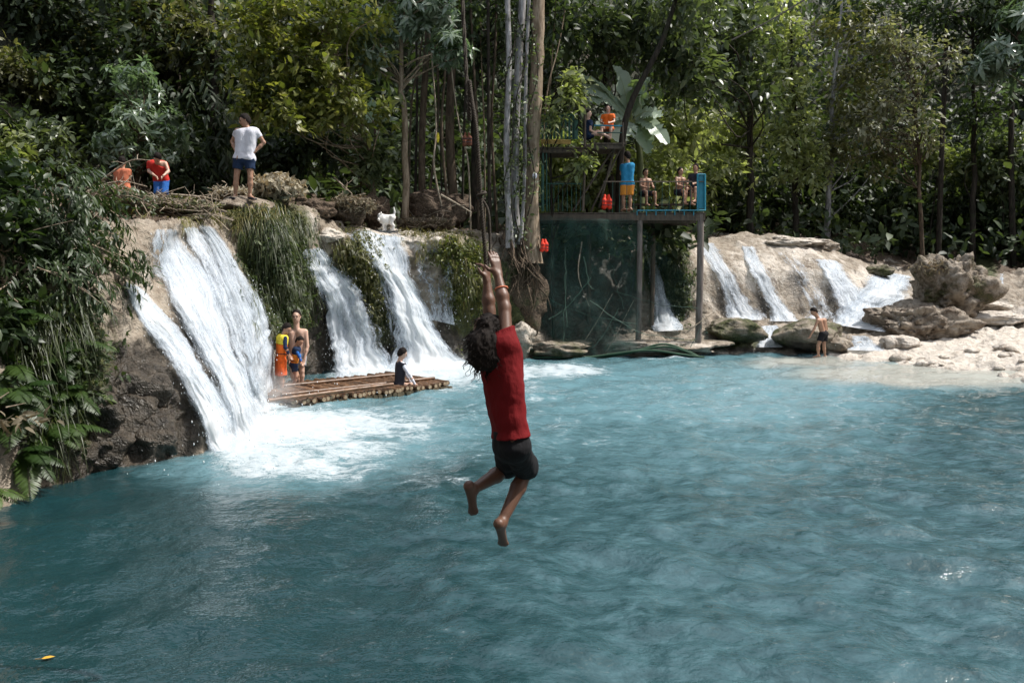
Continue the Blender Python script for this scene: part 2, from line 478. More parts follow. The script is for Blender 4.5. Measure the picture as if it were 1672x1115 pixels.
c = w.mix(edge("moss"), c, mossc)
rg = w.range(w.attr("wet"), 0.2, 0.7, 0.8, 0.33)
hgt = w.math('ADD', w.math('MULTIPLY', n2, 1.0), w.math('MULTIPLY', n3, 0.35))
M_ROCK = w.done(w.bsdf(Base_Color=c, Roughness=rg, Normal=w.bump(hgt, 0.9, 0.10)))
terrain = obj("terrain", TER.reshape(-1, 3), quads, M_ROCK, None, True,
              {"moss": moss.ravel(), "pale": pale.ravel(), "wet": wet.ravel(), "soil": soil.ravel(), "hill": np.repeat(np.clip((np.arange(tm) - 150) / 14.0, 0, 1)[None], tn, 0).ravel()})
tag(terrain, kind="structure")
TBVH = BVHTree.FromPolygons([Vector(q) for q in TER.reshape(-1, 3).tolist()], quads.tolist())
CAMV = Vector((0, 0, CAM_H))
def hit_px(px, py, default=None):
    """where the line of sight through a pixel meets the terrain"""
    r = Vector(ray(px, py).tolist())
    h = TBVH.ray_cast(CAMV, r.normalized())
    return np.array(h[0]) if h[0] is not None else default
def ground_z(x, y, z0=30):
    h = TBVH.ray_cast(Vector((x, y, z0)), Vector((0, 0, -1)))
    return h[0].z if h[0] is not None else 0.0

# ================================================================== POOL
ny, nx = 400, 620
yy = 1.0 * (27.0 / 1.0) ** (np.linspace(0, 1, ny))
ss = np.linspace(-1, 1, nx)
X = ss[None] * (yy[:, None] * 0.80 + 4.0); Y = np.repeat(yy[:, None], nx, 1)
W = np.stack([X, Y, np.zeros_like(X)], -1)
wpx, wpy = project(W)
foam = blobs(wpx, wpy, [(400, 722, 78, 42, 1.35), (500, 700, 120, 38, 1.25), (585, 690, 95, 26, 1.0), (520, 765, 110, 20, .85), (440, 752, 100, 30, 1.05), (560, 735, 110, 24, .9), (660, 695, 70, 30, .75), (690, 610, 110, 17, 1.3), (800, 608, 110, 18, 1.15), (920, 606, 80, 13, 1.0),
                        (600, 614, 70, 9, 1.2), (455, 650, 34, 26, 1.1), (730, 630, 60, 14, .7), (720, 790, 70, 14, .45), (860, 640, 80, 22, .5), (1255, 566, 40, 6, 1.2), (1420, 570, 50, 10, 1.0), (1090, 585, 60, 5, .6)])
foam = np.maximum(foam, 0.30 * blobs(wpx, wpy, [(760, 690, 330, 90, 1), (1150, 650, 420, 60, .9)]))
milk_shade = np.maximum(blobs(wpx, wpy, [(1150, 640, 420, 75, 1.0), (800, 680, 300, 90, .7), (1500, 610, 250, 40, .9)]), .6 * blobs(wpx, wpy, [(1150, 660, 560, 180, 1.0)]))
milk_shade = np.maximum(milk_shade, 1.2 * np.clip(blobs(wpx, wpy, [(470, 710, 270, 95, .9), (790, 620, 270, 45, 1.0), (650, 700, 230, 70, .7)]), 0, 1))
milk_shade = np.maximum(milk_shade, 0.03 + 0.32 * sstep(250, 1000, wpx + 0.35 * (700 - wpy)))  # shade of the lower left corner painted in: water darkens towards it
shal = blobs(wpx, wpy, [(1530, 612, 260, 22, 1.2), (1330, 592, 140, 12, .9)])
Wn = W.copy(); Wn[..., 2] = 0
h1 = fbm(Wn * 0.9 + 5, 2, 41); h2 = fbm(Wn * np.array([2.3, 3.0, 1]), 2, 51); h3 = fbm(Wn * np.array([6.0, 8.0, 1]), 2, 61)
res = np.clip(1.0 - yy[:, None] / 16.0, 0.25, 1)
calm = 0.62 + 0.38 * sstep(300, 900, wpx)                 # the left corner lies calmer, away from the falls
rid = 1 - np.abs(fbm(Wn * np.array([1.1, 2.0, 1]) + 31, 3, 77)) * 2.4
h4 = fbm(Wn * np.array([1.5, 2.6, 1]) + 17, 1, 57)
Z = 0.050 * h1 + (0.046 * h2 + 0.036 * h4 + 0.020 * h3 * res) * calm
Z = Z + foam * (0.05 * np.abs(fbm(Wn * 3.5, 3, 71)) + 0.02)
W[..., 2] = Z
ii = np.arange(ny - 1)[:, None]; jj = np.arange(nx - 1)[None]
wq = np.stack([ii * nx + jj, ii * nx + jj + 1, (ii + 1) * nx + jj + 1, (ii + 1) * nx + jj], -1).reshape(-1, 4)
w = NT("pool_water")
p = w.pos()
b1 = w.noise(w.vec(p, (1, 1.25, 1)), 7.0, 3, 0.55); b2 = w.noise(w.vec(p, (1, 1.3, 1)), 19.0, 3, 0.6)
fn = w.noise(w.vec(p, (1, 1.2, 1)), 3.2, 7, 0.68, 0.6); fn2 = w.noise(w.vec(p, (0.7, 1.5, 1)), 11.0, 6, 0.7, 0.4)
body = w.mix(w.range(w.math('ADD', w.attr("milk_shade"), w.math('MULTIPLY', w.math('SUBTRACT', fn, 0.5), 0.9)), 0.05, 1.0), (0.009, 0.034, 0.039), (0.122, 0.235, 0.27))
body = w.mix(w.range(w.attr("shal"), 0.2, 1.0, 0, 0.85), body, (0.40, 0.39, 0.34))
m1 = w.math('ADD', w.attr("foam"), w.math('MULTIPLY', w.math('SUBTRACT', fn, 0.5), 2.0))
m1 = w.math('ADD', m1, w.math('MULTIPLY', w.math('SUBTRACT', fn2, 0.5), 1.1))
m1 = w.math('ADD', m1, w.math('MULTIPLY', w.math('SUBTRACT', w.noise(p, 34.0, 4, 0.7), 0.5), 0.7))
fm = w.range(m1, 0.32, 1.0)
col = w.mix(fm, body, w.mix(fn2, (0.30, 0.38, 0.42), (0.54, 0.58, 0.60)))
hh = w.math('ADD', w.math('MULTIPLY', b1, 1.0), w.math('MULTIPLY', b2, 0.35))
hh = w.math('ADD', hh, w.math('MULTIPLY', fm, 0.8))
pb = w.bsdf(Base_Color=col, Roughness=w.range(fm, 0, 1, 0.05, 0.6), IOR=1.40, Normal=w.bump(hh, 0.5, 0.05))
M_WATER = w.done(pb)
pool = obj("pool", W.reshape(-1, 3), wq, M_WATER, None, True, {"foam": foam.ravel(), "milk_shade": milk_shade.ravel(), "shal": shal.ravel()})
tag(pool, kind="structure")
print("terrain", TER.shape, "t=%.1f" % (time.time() - T0))
# ================================================================== WATERFALLS
def fall_mat(name, density, sx=5.0, sy=1.0):
    w = NT(name)
    cmb = w.n("ShaderNodeCombineXYZ")
    w.set(cmb, "X", w.attr("fu")); w.set(cmb, "Y", w.attr("fv")); w.set(cmb, "Z", w.attr("layer"))
    v = cmb.outputs[0]
    s1 = w.noise(w.vec(v, (sx, sy, 7.0)), 1.0, 5, 0.62, 0.35)
    s2 = w.noise(w.vec(v, (sx * 2.8, sy * 5.0, 9.0)), 1.0, 6, 0.7, 0.4)
    s4 = w.noise(w.vec(v, (sx * 9.0, sy * 16.0, 11.0)), 1.0, 4, 0.7)
    s3 = w.noise(w.vec(v, (1.3, 0.9, 3.0)), 1.0, 3, 0.6)
    a = w.math('ADD', w.math('MULTIPLY', w.math('SUBTRACT', s1, 0.5), 2.2), w.math('MULTIPLY', w.math('SUBTRACT', s2, 0.5), 1.5))
    a = w.math('ADD', a, w.math('MULTIPLY', w.math('SUBTRACT', s3, 0.5), 0.8))
    a = w.math('ADD', a, w.math('MULTIPLY', w.math('SUBTRACT', s4, 0.5), 1.0))
    a = w.math('ADD', a, w.attr("dens"))
    al = w.range(a, 0.02, 0.75)
    al = w.math('MULTIPLY', al, density)
    c = w.mix(w.range(a, 0.3, 1.2), (0.60, 0.67, 0.76), (0.87, 0.89, 0.91))
    pr = w.bsdf(Base_Color=c, Roughness=0.35, Specular_IOR_Level=0.3, Normal=w.bump(w.math('ADD', s1, w.math('MULTIPLY', s2, 0.5)), 0.8, 0.08))
    tr = w.n("ShaderNodeBsdfTranslucent"); w.set(tr, "Color", (0.85, 0.89, 0.90))
    sh = w.mixsh(0.45, pr, tr.outputs[0])
    tp = w.n("ShaderNodeBsdfTransparent")
    return w.done(w.mixsh(al, tp.outputs[0], sh))
M_FALL = fall_mat("falling_water", 0.97)
def smooth2(a, k):
    for _ in range(k):
        a = (np.pad(a, ((1, 1), (0, 0)), 'edge')[:-2] + np.pad(a, ((1, 1), (0, 0)), 'edge')[2:] + 2 * a) / 4
        a = (np.pad(a, ((0, 0), (1, 1)), 'edge')[:, :-2] + np.pad(a, ((0, 0), (1, 1)), 'edge')[:, 2:] + 2 * a) / 4
    return a
DROPS_V, DROPS_F = None, None
def waterfall(name, rowsL, rowsR, label, dens=0.55, nu=44, nv=110, off=(0.05, 0.25), layers=3, bulge=0.12, edge_soft=0.30, drops=260, seed=1, top_dens=None, widen=1.36):
    """rowsL / rowsR: the stream's left and right edge in the photo, top to bottom; its distance comes from the rock it runs over"""
    L = curve_pts(np.array(rowsL, float), nv); R = curve_pts(np.array(rowsR, float), nv)
    mid_ = (L + R) / 2; L = mid_ + (L - mid_) * widen; R = mid_ + (R - mid_) * widen
    wp = np.linalg.norm(R - L, axis=1)[:, None]; tq = np.linspace(0, 1, nv)
    for E, sd in ((L, 1), (R, 2)):
        wob = fbm(np.stack([tq * 7, tq * 0 + seed * 3.3, tq * 0 + sd * 7.7], -1), 3, seed)[:, None] * 0.13 + fbm(np.stack([tq * 26, tq * 0 + seed, tq * 0 + sd * 3.1], -1), 2, seed + 1)[:, None] * 0.035
        E += np.concatenate([wob * wp, np.zeros_like(wob)], 1) * sstep(0, .12, tq)[:, None]
    u = np.linspace(0, 1, nu)[None, :, None]
    px = L[:, None] * (1 - u) + R[:, None] * u
    dep = np.full((nv, nu), np.nan)
    for a in range(nv):
        for b in range(0, nu, 2):
            h = hit_px(px[a, b, 0], px[a, b, 1])
            if h is not None and h[1] < 32: dep[a, b] = h[1]
            wd = G(px[a, b, 0], px[a, b, 1])[1] if px[a, b, 1] > 470 else 99
            if 0 < wd < 32: dep[a, b] = min(dep[a, b] if dep[a, b] == dep[a, b] else 99, wd + 0.05)
    for a in range(nv):
        g = np.where(~np.isnan(dep[a]))[0]
        if len(g): dep[a] = np.interp(np.arange(nu), g, dep[a, g])
    for b in range(nu):
        g = np.where(~np.isnan(dep[:, b]))[0]
        dep[:, b] = np.interp(np.arange(nv), g, dep[g, b])
    sm = smooth2(dep, 14)
    sm = np.minimum(sm, dep + 0.02)
    sm = smooth2(sm, 4)
    base = P(px[..., 0], px[..., 1], sm)
    # metres across and along, for the streaks
    wid = np.concatenate([np.zeros((nv, 1)), np.cumsum(np.linalg.norm(np.diff(base, axis=1), axis=2), 1)], 1)
    wid = wid.mean(0)[None] * np.ones((nv, 1))
    ln = np.concatenate([[0], np.cumsum(np.linalg.norm(np.diff(base.mean(1), axis=0), axis=1))])[:, None] * np.ones((1, nu))
    tv = np.linspace(0, 1, nv)[:, None]
    tocam = np.array([0, 0, CAM_H]) - base; tocam /= np.linalg.norm(tocam, axis=2)[..., None]
    tocam = tocam * np.array([1, 1, 0.25])
    prof = np.sin(np.pi * u[..., 0]) ** 0.6
    top = base[0].mean(0); ctr = base[-1].mean(0)
    root = empty(name, (ctr[0], ctr[1], max(ctr[2], 0.0)), label, "waterfall", "falls round the pool")
    for k in range(layers):
        fld = fbm(np.stack([wid * 3.0, ln * 0.6, np.full_like(ln, seed * 9.1 + k * 3.3)], -1), 4, 90 + seed) * (0.10 + 0.10 * tv) + fbm(np.stack([wid * 8.0, ln * 1.0, np.full_like(ln, seed * 5 + k * 2.3)], -1), 3, 80 + seed) * (0.02 + 0.035 * tv)
        o = off[0] + (off[1] - off[0]) * tv + bulge * prof * (0.3 + 0.7 * tv) + k * 0.09 * (0.3 + tv) + fld
        v = base + tocam * o[..., None]
        v[..., 0] += (fbm(np.stack([ln * 1.4, np.full_like(ln, seed + k), wid * 0.7], -1), 3, 33) * 0.05 * (0.3 + tv))
        ed = np.minimum(u[..., 0], 1 - u[..., 0]) * np.ones((nv, 1))
        dn = dens - 0.95 * (1 - sstep(0, edge_soft, ed)) - 0.16 * k
        dn = dn + (0 if top_dens is None else (top_dens - dens) * (1 - sstep(0, 0.35, tv)))
        dn = dn + 0.35 * sstep(0.75, 1.0, tv) - 0.8 * (1 - sstep(0, 0.03, tv))
        i_ = np.arange(nv - 1)[:, None]; j_ = np.arange(nu - 1)[None]
        q = np.stack([i_ * nu + j_, (i_ + 1) * nu + j_, (i_ + 1) * nu + j_ + 1, i_ * nu + j_ + 1], -1).reshape(-1, 4)
        obj("water_sheet", v.reshape(-1, 3), q, M_FALL, root, True,
            {"fu": wid.ravel(), "fv": ln.ravel(), "layer": np.full(v.shape[0] * v.shape[1], seed * 3.7 + k), "dens": dn.ravel()})
    if drops:
        rg = np.random.default_rng(seed + 100)
        a = (nv - 1) * rg.random(drops) ** 0.6; b = np.where(rg.random(drops) < 0.6, np.where(rg.random(drops) < 0.5, rg.random(drops) * 0.15, 1 - rg.random(drops) * 0.15), rg.random(drops)) * (nu - 1)
        c = base[a.astype(int), b.astype(int)] + tocam[a.astype(int), b.astype(int)] * (0.12 + 0.35 * rg.random(drops))[:, None] + rg.normal(0, 0.09, (drops, 3)) * (0.4 + a / nv)[:, None]
        bb = rg.random(drops) < 0.2
        c[bb] = ctr + rg.normal(0, 1, (bb.sum(), 3)) * np.array([0.25 + 0.3 * wid.max(), 0.5, 0.30]) + np.array([0.1, -0.3, 0.1])
        c[:, 2] = np.maximum(c[:, 2], 0.02)
        s = rg.uniform(0.003, 0.009, drops)
        oc = np.array([[1, 0, 0], [-1, 0, 0], [0, 1, 0], [0, -1, 0], [0, 0, 2.4], [0, 0, -2.4]], float)
        of = np.array([[0, 2, 4], [2, 1, 4], [1, 3, 4], [3, 0, 4], [2, 0, 5], [1, 2, 5], [3, 1, 5], [0, 3, 5]])
        v = (c[:, None] + oc[None] * s[:, None, None]).reshape(-1, 3)
        fq = (of[None] + (np.arange(drops) * 6)[:, None, None]).reshape(-1, 3)
        so = obj("spray", v, fq, M_SPRAY, root, True); so["kind"] = "stuff"
    return root
w = NT("spray_drops"); M_SPRAY = w.done(w.bsdf(Base_Color=(0.85, 0.88, 0.9), Roughness=0.3))

waterfall("waterfall", [(201, 458), (228, 512), (261, 561), (289, 598), (315, 645), (340, 705), (352, 748)], [(226, 466), (262, 510), (299, 552), (327, 594), (356, 634), (392, 690), (425, 742)],
          "left stream of the big cascade, running over the rock's near edge", 1.05, off=(0.05, 0.22), seed=1)
waterfall("waterfall", [(250, 372), (248, 400), (262, 452), (298, 508), (327, 560), (356, 617), (374, 690), (390, 740)], [(290, 370), (308, 400), (336, 454), (372, 530), (393, 595), (414, 640), (436, 680), (468, 715)],
          "widest white stream in the middle of the left cascade", .98, off=(0.04, 0.25), seed=2, top_dens=0.35)
waterfall("waterfall", [(296, 370), (308, 396), (330, 440), (356, 500), (378, 560), (398, 620), (415, 668)], [(322, 370), (340, 396), (362, 440), (384, 500), (402, 560), (420, 620), (440, 668)],
          "thin streaked stream between the two right streams of the left cascade", .62, nu=24, off=(0.05, 0.2), seed=3, drops=200, layers=2)
waterfall("waterfall", [(318, 366), (343, 398), (358, 440), (380, 502), (400, 562), (416, 625), (425, 660)], [(345, 366), (376, 412), (402, 454), (420, 478), (439, 526), (446, 560), (450, 640)],
          "bluish right stream of the left cascade beside the hanging grass", .70, off=(0.06, 0.25), seed=4, top_dens=0.65)
waterfall("waterfall", [(492, 408), (509, 446), (530, 490), (543, 543), (551, 581), (556, 616)], [(522, 404), (545, 434), (566, 454), (585, 487), (600, 518), (616, 556), (634, 602)],
          "middle waterfall of ragged white water behind the bamboo raft", .92, off=(0.06, 0.45), seed=5, top_dens=0.95)
waterfall("waterfall", [(570, 375), (600, 412), (621, 440), (638, 477), (652, 518), (655, 565), (632, 616)], [(648, 375), (657, 412), (669, 455), (688, 499), (707, 534), (726, 575), (752, 604)],
          "tall bright waterfall below the white dog", 1.2, off=(0.05, 0.5), seed=6, top_dens=0.9)
waterfall("waterfall", [(655, 400), (668, 440), (690, 480), (700, 520)], [(740, 394), (748, 440), (748, 480), (745, 530)],
          "sparse dripping water on the rock right of the tall waterfall", 0.12, off=(0.06, 0.2), seed=7, layers=2, drops=150)
waterfall("waterfall", [(594, 420), (612, 450), (626, 500), (632, 560), (628, 600)], [(622, 430), (640, 470), (654, 520), (660, 570), (660, 606)],
          "thin veil of drops on the left edge of the tall waterfall", 0.26, off=(0.12, 0.3), seed=8, layers=2, drops=150, nu=20)
waterfall("waterfall", [(1047, 386), (1058, 429), (1066, 476), (1070, 512), (1072, 540)], [(1058, 388), (1073, 426), (1084, 470), (1096, 505), (1110, 538)],
          "narrow waterfall seen behind the green net", 0.94, nu=26, off=(0.06, 0.25), seed=9, drops=150)
waterfall("waterfall", [(1138, 396), (1158, 436), (1178, 475), (1188, 522)], [(1164, 394), (1190, 436), (1216, 480), (1244, 522)],
          "leftmost thin stream on the pale rock dome", 0.56, nu=26, off=(0.03, 0.12), seed=10, drops=100, layers=2)
waterfall("waterfall", [(1206, 400), (1226, 446), (1248, 490), (1260, 524)], [(1230, 400), (1256, 450), (1278, 490), (1304, 524)],
          "second thin stream on the pale rock dome", 0.64, nu=22, off=(0.03, 0.12), seed=11, drops=80, layers=2)
waterfall("waterfall", [(1260, 410), (1290, 450), (1310, 490), (1318, 520)], [(1300, 408), (1330, 450), (1352, 490), (1362, 520)],
          "faint film of water spread over the pale rock dome", 0.22, nu=26, off=(0.03, 0.1), seed=12, drops=40, layers=1)
waterfall("waterfall", [(1326, 420), (1350, 460), (1368, 490), (1376, 524)], [(1366, 424), (1394, 460), (1420, 486), (1440, 516)],
          "third stream on the pale rock dome, next to the broad cascade", 0.69, nu=22, off=(0.03, 0.14), seed=13, drops=80, layers=2)
waterfall("waterfall", [(1432, 442), (1412, 470), (1388, 500), (1368, 530)], [(1488, 450), (1476, 480), (1448, 508), (1434, 540)],
          "broad white cascade left of the large boulder", 0.99, nu=34, off=(0.05, 0.25), seed=14, drops=200)
waterfall("waterfall", [(1243, 532), (1242, 546), (1238, 566)], [(1272, 530), (1274, 546), (1276, 566)],
          "little step fall left of the wading man", 0.74, nu=20, nv=40, off=(0.03, 0.15), seed=15, drops=60, layers=2)
waterfall("waterfall", [(1388, 548), (1388, 556), (1384, 570)], [(1416, 548), (1424, 556), (1438, 572)],
          "little step fall at the foot of the large boulder", 0.74, nu=20, nv=40, off=(0.03, 0.15), seed=16, drops=60, layers=2)
waterfall("waterfall", [(1602, 452), (1606, 466), (1616, 488)], [(1612, 452), (1620, 466), (1628, 488)],
          "left of two thin trickles in the dark hollow at far right", 0.42, nu=12, nv=30, off=(0.03, 0.1), seed=17, drops=0, layers=2)
waterfall("waterfall", [(1632, 446), (1630, 466), (1626, 488)], [(1640, 446), (1640, 466), (1636, 488)],
          "right of two thin trickles in the dark hollow at far right", 0.42, nu=12, nv=30, off=(0.03, 0.1), seed=18, drops=0, layers=2)
print("falls t=%.1f" % (time.time() - T0))
# ================================================================== FOLIAGE TOOLS
LM = {
    "dark": leaf_mat("leaf_dark", (0.0250, 0.0368, 0.0191), (0.0615, 0.0870, 0.0406), (0.1287, 0.1601, 0.0713), 0.52, 0.32, 0.35),
    "mid": leaf_mat("leaf_mid", (0.0388, 0.0546, 0.0289), (0.0939, 0.1185, 0.0600), (0.1836, 0.2109, 0.1115), 0.38, 0.36),
    "olive": leaf_mat("leaf_olive", (0.0489, 0.0511, 0.0218), (0.1216, 0.1243, 0.0541), (0.2391, 0.2214, 0.1044), 0.45, 0.36),
    "yellow": leaf_mat("leaf_yellow", (0.055, 0.075, 0.018), (0.14, 0.155, 0.040), (0.27, 0.25, 0.070), 0.42, 0.40),
    "bright": leaf_mat("leaf_bright", (0.075, 0.095, 0.035), (0.19, 0.215, 0.09), (0.34, 0.36, 0.18), 0.36, 0.42),
    "blue": leaf_mat("leaf_blue", (0.045, 0.075, 0.045), (0.12, 0.165, 0.105), (0.26, 0.31, 0.235), 0.27, 0.30, 0.7, (1.3, 1.6, 0.8)),
    "dry": leaf_mat("leaf_dry", (0.09, 0.075, 0.05), (0.22, 0.19, 0.13), (0.40, 0.36, 0.27), 0.6, 0.30, 0.3, (1.2, 1.0, 0.7)),
    "grass": leaf_mat("grass_blade", (0.0220, 0.0400, 0.0080), (0.0700, 0.0850, 0.0180), (0.2200, 0.1800, 0.0600), 0.45, 0.32),
    "sage": leaf_mat("leaf_sage", (0.07, 0.075, 0.045), (0.16, 0.16, 0.10), (0.30, 0.29, 0.20), 0.5, 0.32),
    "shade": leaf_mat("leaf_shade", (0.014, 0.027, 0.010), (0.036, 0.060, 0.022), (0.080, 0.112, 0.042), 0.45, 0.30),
    "fern": leaf_mat("fern_leaf", (0.0220, 0.0500, 0.0100), (0.0650, 0.1100, 0.0220), (0.1300, 0.1800, 0.0400), 0.42, 0.35),
}
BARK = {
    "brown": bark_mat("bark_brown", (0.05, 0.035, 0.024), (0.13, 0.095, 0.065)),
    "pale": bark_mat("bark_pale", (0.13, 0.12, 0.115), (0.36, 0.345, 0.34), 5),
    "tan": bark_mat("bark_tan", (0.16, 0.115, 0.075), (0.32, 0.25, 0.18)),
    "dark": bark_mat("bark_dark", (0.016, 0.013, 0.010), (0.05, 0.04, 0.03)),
    "twig": bark_mat("bark_twig", (0.22, 0.17, 0.12), (0.42, 0.35, 0.27), 9),
}
def norm(v): return v / (np.linalg.norm(v, axis=-1, keepdims=True) + 1e-9)
def leaf_geo(pos, d, n, L, wr=0.42, fold=0.10, droop=0.18, notch=0.42):
    """folded leaf of six triangles; pos, d, n (k,3); L (k)"""
    d = norm(d); s = norm(np.cross(d, n)); n = np.cross(s, d)
    k = len(pos); L = L[:, None]
    m = pos + d * L * 0.46
    def side_(t, q, k_): return pos + d * L * t + s * L * wr * 0.5 * q * k_ + n * L * (fold * k_) - n * L * droop * t * t
    l1, r1, l2, r2 = side_(.26, -1, .86), side_(.26, 1, .86), side_(.62, -1, .88), side_(.62, 1, .88)
    t = pos + d * L - n * L * droop
    v = np.stack([pos, r1, r2, t, l2, l1, m], 1).reshape(-1, 3)
    f0 = np.array([[0, 1, 6], [1, 2, 6], [2, 3, 6], [3, 4, 6], [4, 5, 6], [5, 0, 6]])
    f = (f0[None] + (np.arange(k) * 7)[:, None, None]).reshape(-1, 3)
    return v, f
def clusters(cen, out, kind, leaf_len, n, rg, tint=None, size=1.0):
    """n leaves round every centre; out: direction each twig points"""
    m = len(cen)
    if tint is None: tint = np.clip(rg.normal(0.45, 0.18, m), 0, 1)
    out = norm(out + rg.normal(0, 0.25, (m, 3)))
    ref = norm(rg.normal(0, 1, (m, 3)))
    a = norm(np.cross(out, ref)); b = np.cross(out, a)
    out, a, b = [np.repeat(q, n, 0) for q in (out, a, b)]
    C = np.repeat(cen, n, 0); T = np.repeat(tint, n)
    k = m * n
    idx = np.tile(np.arange(n), m)
    up = np.array([0, 0, 1.0])
    ll = leaf_len * np.clip(rg.normal(1, 0.25, k), 0.45, 1.7)
    if kind == "whorl":
        an = idx * 2.399 + rg.uniform(-.3, .3, k)
        rad = np.cos(an)[:, None] * a + np.sin(an)[:, None] * b
        tilt = 0.15 + 0.75 * (idx / n)[:, None]
        d = norm(out * (0.75 - tilt) + rad * 1.0 + np.array([0, 0, -0.30]) + rg.normal(0, .1, (k, 3)))
        nn = norm(out * 0.7 + up * 0.6 + rg.normal(0, .2, (k, 3)))
        pos = C + out * leaf_len * 0.25 * size * rg.uniform(-1, 1, k)[:, None]
        return (*leaf_geo(pos, d, nn, ll, 0.30, 0.06, 0.28, 0.55), np.repeat(np.clip(T + rg.normal(0, .1, k), 0, 1), 7))
    if kind == "droop":
        t = (idx + rg.random(k)) / n
        side = np.where(idx % 2 == 0, 1.0, -1.0)[:, None]
        tw = norm(out + np.array([0, 0, -0.5]))
        pos = C + tw * (t * leaf_len * 3.2 * size)[:, None] + rg.normal(0, leaf_len * .15, (k, 3)) - up * ((t ** 2) * leaf_len * 0.9)[:, None]
        d = norm(tw * 0.5 + a * side * 0.7 + np.array([0, 0, -0.8]) + rg.normal(0, .25, (k, 3)))
        nn = norm(up * 0.8 + out * 0.5 + rg.normal(0, .35, (k, 3)))
        return (*leaf_geo(pos, d, nn, ll, 0.24, 0.05, 0.15, 0.45), np.repeat(np.clip(T + rg.normal(0, .12, k), 0, 1), 7))
    # spray: leaves set alternately along a twig
    t = (idx + rg.random(k)) / n
    side = np.where(idx % 2 == 0, 1.0, -1.0)[:, None]
    pos = C + out * ((t - 0.4) * leaf_len * 3.4 * size)[:, None] + rg.normal(0, leaf_len * .3, (k, 3))
    d = norm(out * 0.6 + a * side * 0.9 + np.array([0, 0, -0.25]) + rg.normal(0, .35, (k, 3)))
    nn = norm(up * 1.0 + b * 0.35 + rg.normal(0, .45, (k, 3)))
    return (*leaf_geo(pos, d, nn, ll, 0.46, 0.08, 0.15), np.repeat(np.clip(T + rg.normal(0, .12, k), 0, 1), 7))
def crown_points(bl, rg, gap=0.0, seed=0):
    """bl: (centre xyz, radii xyz, count); points sit mostly near the lumpy outside"""
    c_, o_ = [], []
    for c, r, k in bl:
        c, r = np.array(c, float), np.array(r, float)
        q = norm(rg.normal(0, 1, (k * 3, 3))) * (rg.random(k * 3) ** 0.42)[:, None]
        q = q * (1 + 0.28 * fbm(q * 2.1 + seed, 2, seed))[:, None]
        w = c + q * r
        ok = fbm(w * 0.9 + seed * 1.7, 2, seed + 5) > gap - 0.25
        w, q = w[ok][:k], q[ok][:k]
        c_.append(w); o_.append(norm(q + np.array([0, 0, 0.15])))
    return np.concatenate(c_), np.concatenate(o_)
def deep(px, d):                            # right of the platform the wood stands behind the rock dome
    return d + 6.5 * float(sstep(1050, 1200, px)) if d > 21 else d
def pxblob(px, py, depth, rx, ry, rd, k):
    depth = deep(px, depth)
    c = P(px, py, depth); s = depth / FPX
    return (c, (rx * s, rd, ry * s), k)
def plant(name, label, cat, base, bl, kind, leaf_len, n, mat, bark="brown", trunk=None, r0=0.12, limbs=12, seed=1, gap=0.0, group=None, crown_name="crown", tint=None, size=1.0, twigr=0.012, extra=None):
    """trunk or stem with limbs that reach into a crown of separate leaves"""
    rg = np.random.default_rng(seed)
    base = np.array(base, float)
    root = empty(name, base, label, cat, group)
    cen, out = crown_points(bl, rg, gap, seed)
    v, f, t = clusters(cen, out, kind, leaf_len, n, rg, None if tint is None else np.clip(rg.normal(tint, 0.16, len(cen)), 0, 1), size)
    ctr = np.mean([b[0] for b in bl], 0)
    if trunk is None: trunk = [base, base + (ctr - base) * np.array([.3, .3, .5]), ctr]
    trunk = curve_pts(trunk, 14)
    trunk[1:-1] += rg.normal(0, r0 * 0.25, (len(trunk) - 2, 3))
    mb = MB()
    rad = r0 * np.linspace(1, 0.35, len(trunk)); rad[0] *= 1.35
    mb.tube(trunk, rad, 9)
    li = rg.choice(len(cen), min(limbs, len(cen)), replace=False)
    for q in li:
        tip = cen[q]
        dd = np.linalg.norm(trunk - tip, axis=1) + 0.35 * np.maximum(trunk[:, 2] - tip[2] + 0.3, 0) * 2
        s_ = trunk[max(1, int(np.argmin(dd)) - rg.integers(0, 3))]
        mid = (s_ + tip) / 2 + rg.normal(0, 0.10, 3) * np.linalg.norm(tip - s_)
        pts = curve_pts([s_, mid, tip], 8)
        mb.tube(pts, np.linspace(max(twigr * 2.2, r0 * 0.28), twigr * 0.7, 8), 5)
    mb.build("trunk" if cat == "tree" else "stem", BARK[bark], root)
    c = obj(crown_name, v, f, LM[mat], root, True, {"tint": t})
    return root
def vine_pts(a, b, sag, n=16, rg=None, wob=0.05):
    p = curve_pts([a, (np.array(a) + np.array(b)) / 2 - np.array([0, 0, sag]), b], n)
    if rg is not None: p[1:-1] += rg.normal(0, wob, (n - 2, 3))
    return p

# ================================================================== HILLSIDE FOREST that reads as one mass
rg = np.random.default_rng(21)
cen, out, tin = [], [], []
for k in range(7600):
    px, py = rg.uniform(-220, 1890), rg.uniform(-190, 445) if rg.random() < .8 else rg.uniform(200, 445)
    h = hit_px(px, py)
    d = h[1] if h is not None else 40.0
    if px > 1000 and py < -15: continue
    lim = 21.5 if px < 360 else 25.5
    if d < lim: continue
    if px > 1130 and d < 31: continue
    d = max(31.0 if px > 1130 else lim, d - abs(rg.normal(0, 2.6)))
    c = P(px, py, d)
    if c[2] < 3.3: continue
    cen.append(c); out.append([rg.normal(0, .4), -0.8, 0.5]); tin.append(np.clip(0.35 + 0.5 * vnoise(np.array([c * 0.35]), 3)[0] + rg.normal(0, .1), 0, 1))
for k in range(800):                     # the canopy roof over the wood
    x, y = rg.uniform(-30, 36), rg.uniform(27, 44)
    if x > -2: continue
    cen.append([x, y, 13.5 + 0.35 * (y - 27) + rg.normal(0, 1.2)]); out.append([0, -.3, 1]); tin.append(rg.uniform(.2, .8))
cen, out, tin = np.array(cen), np.array(out), np.array(tin); near = cen[:, 1] < 25.5
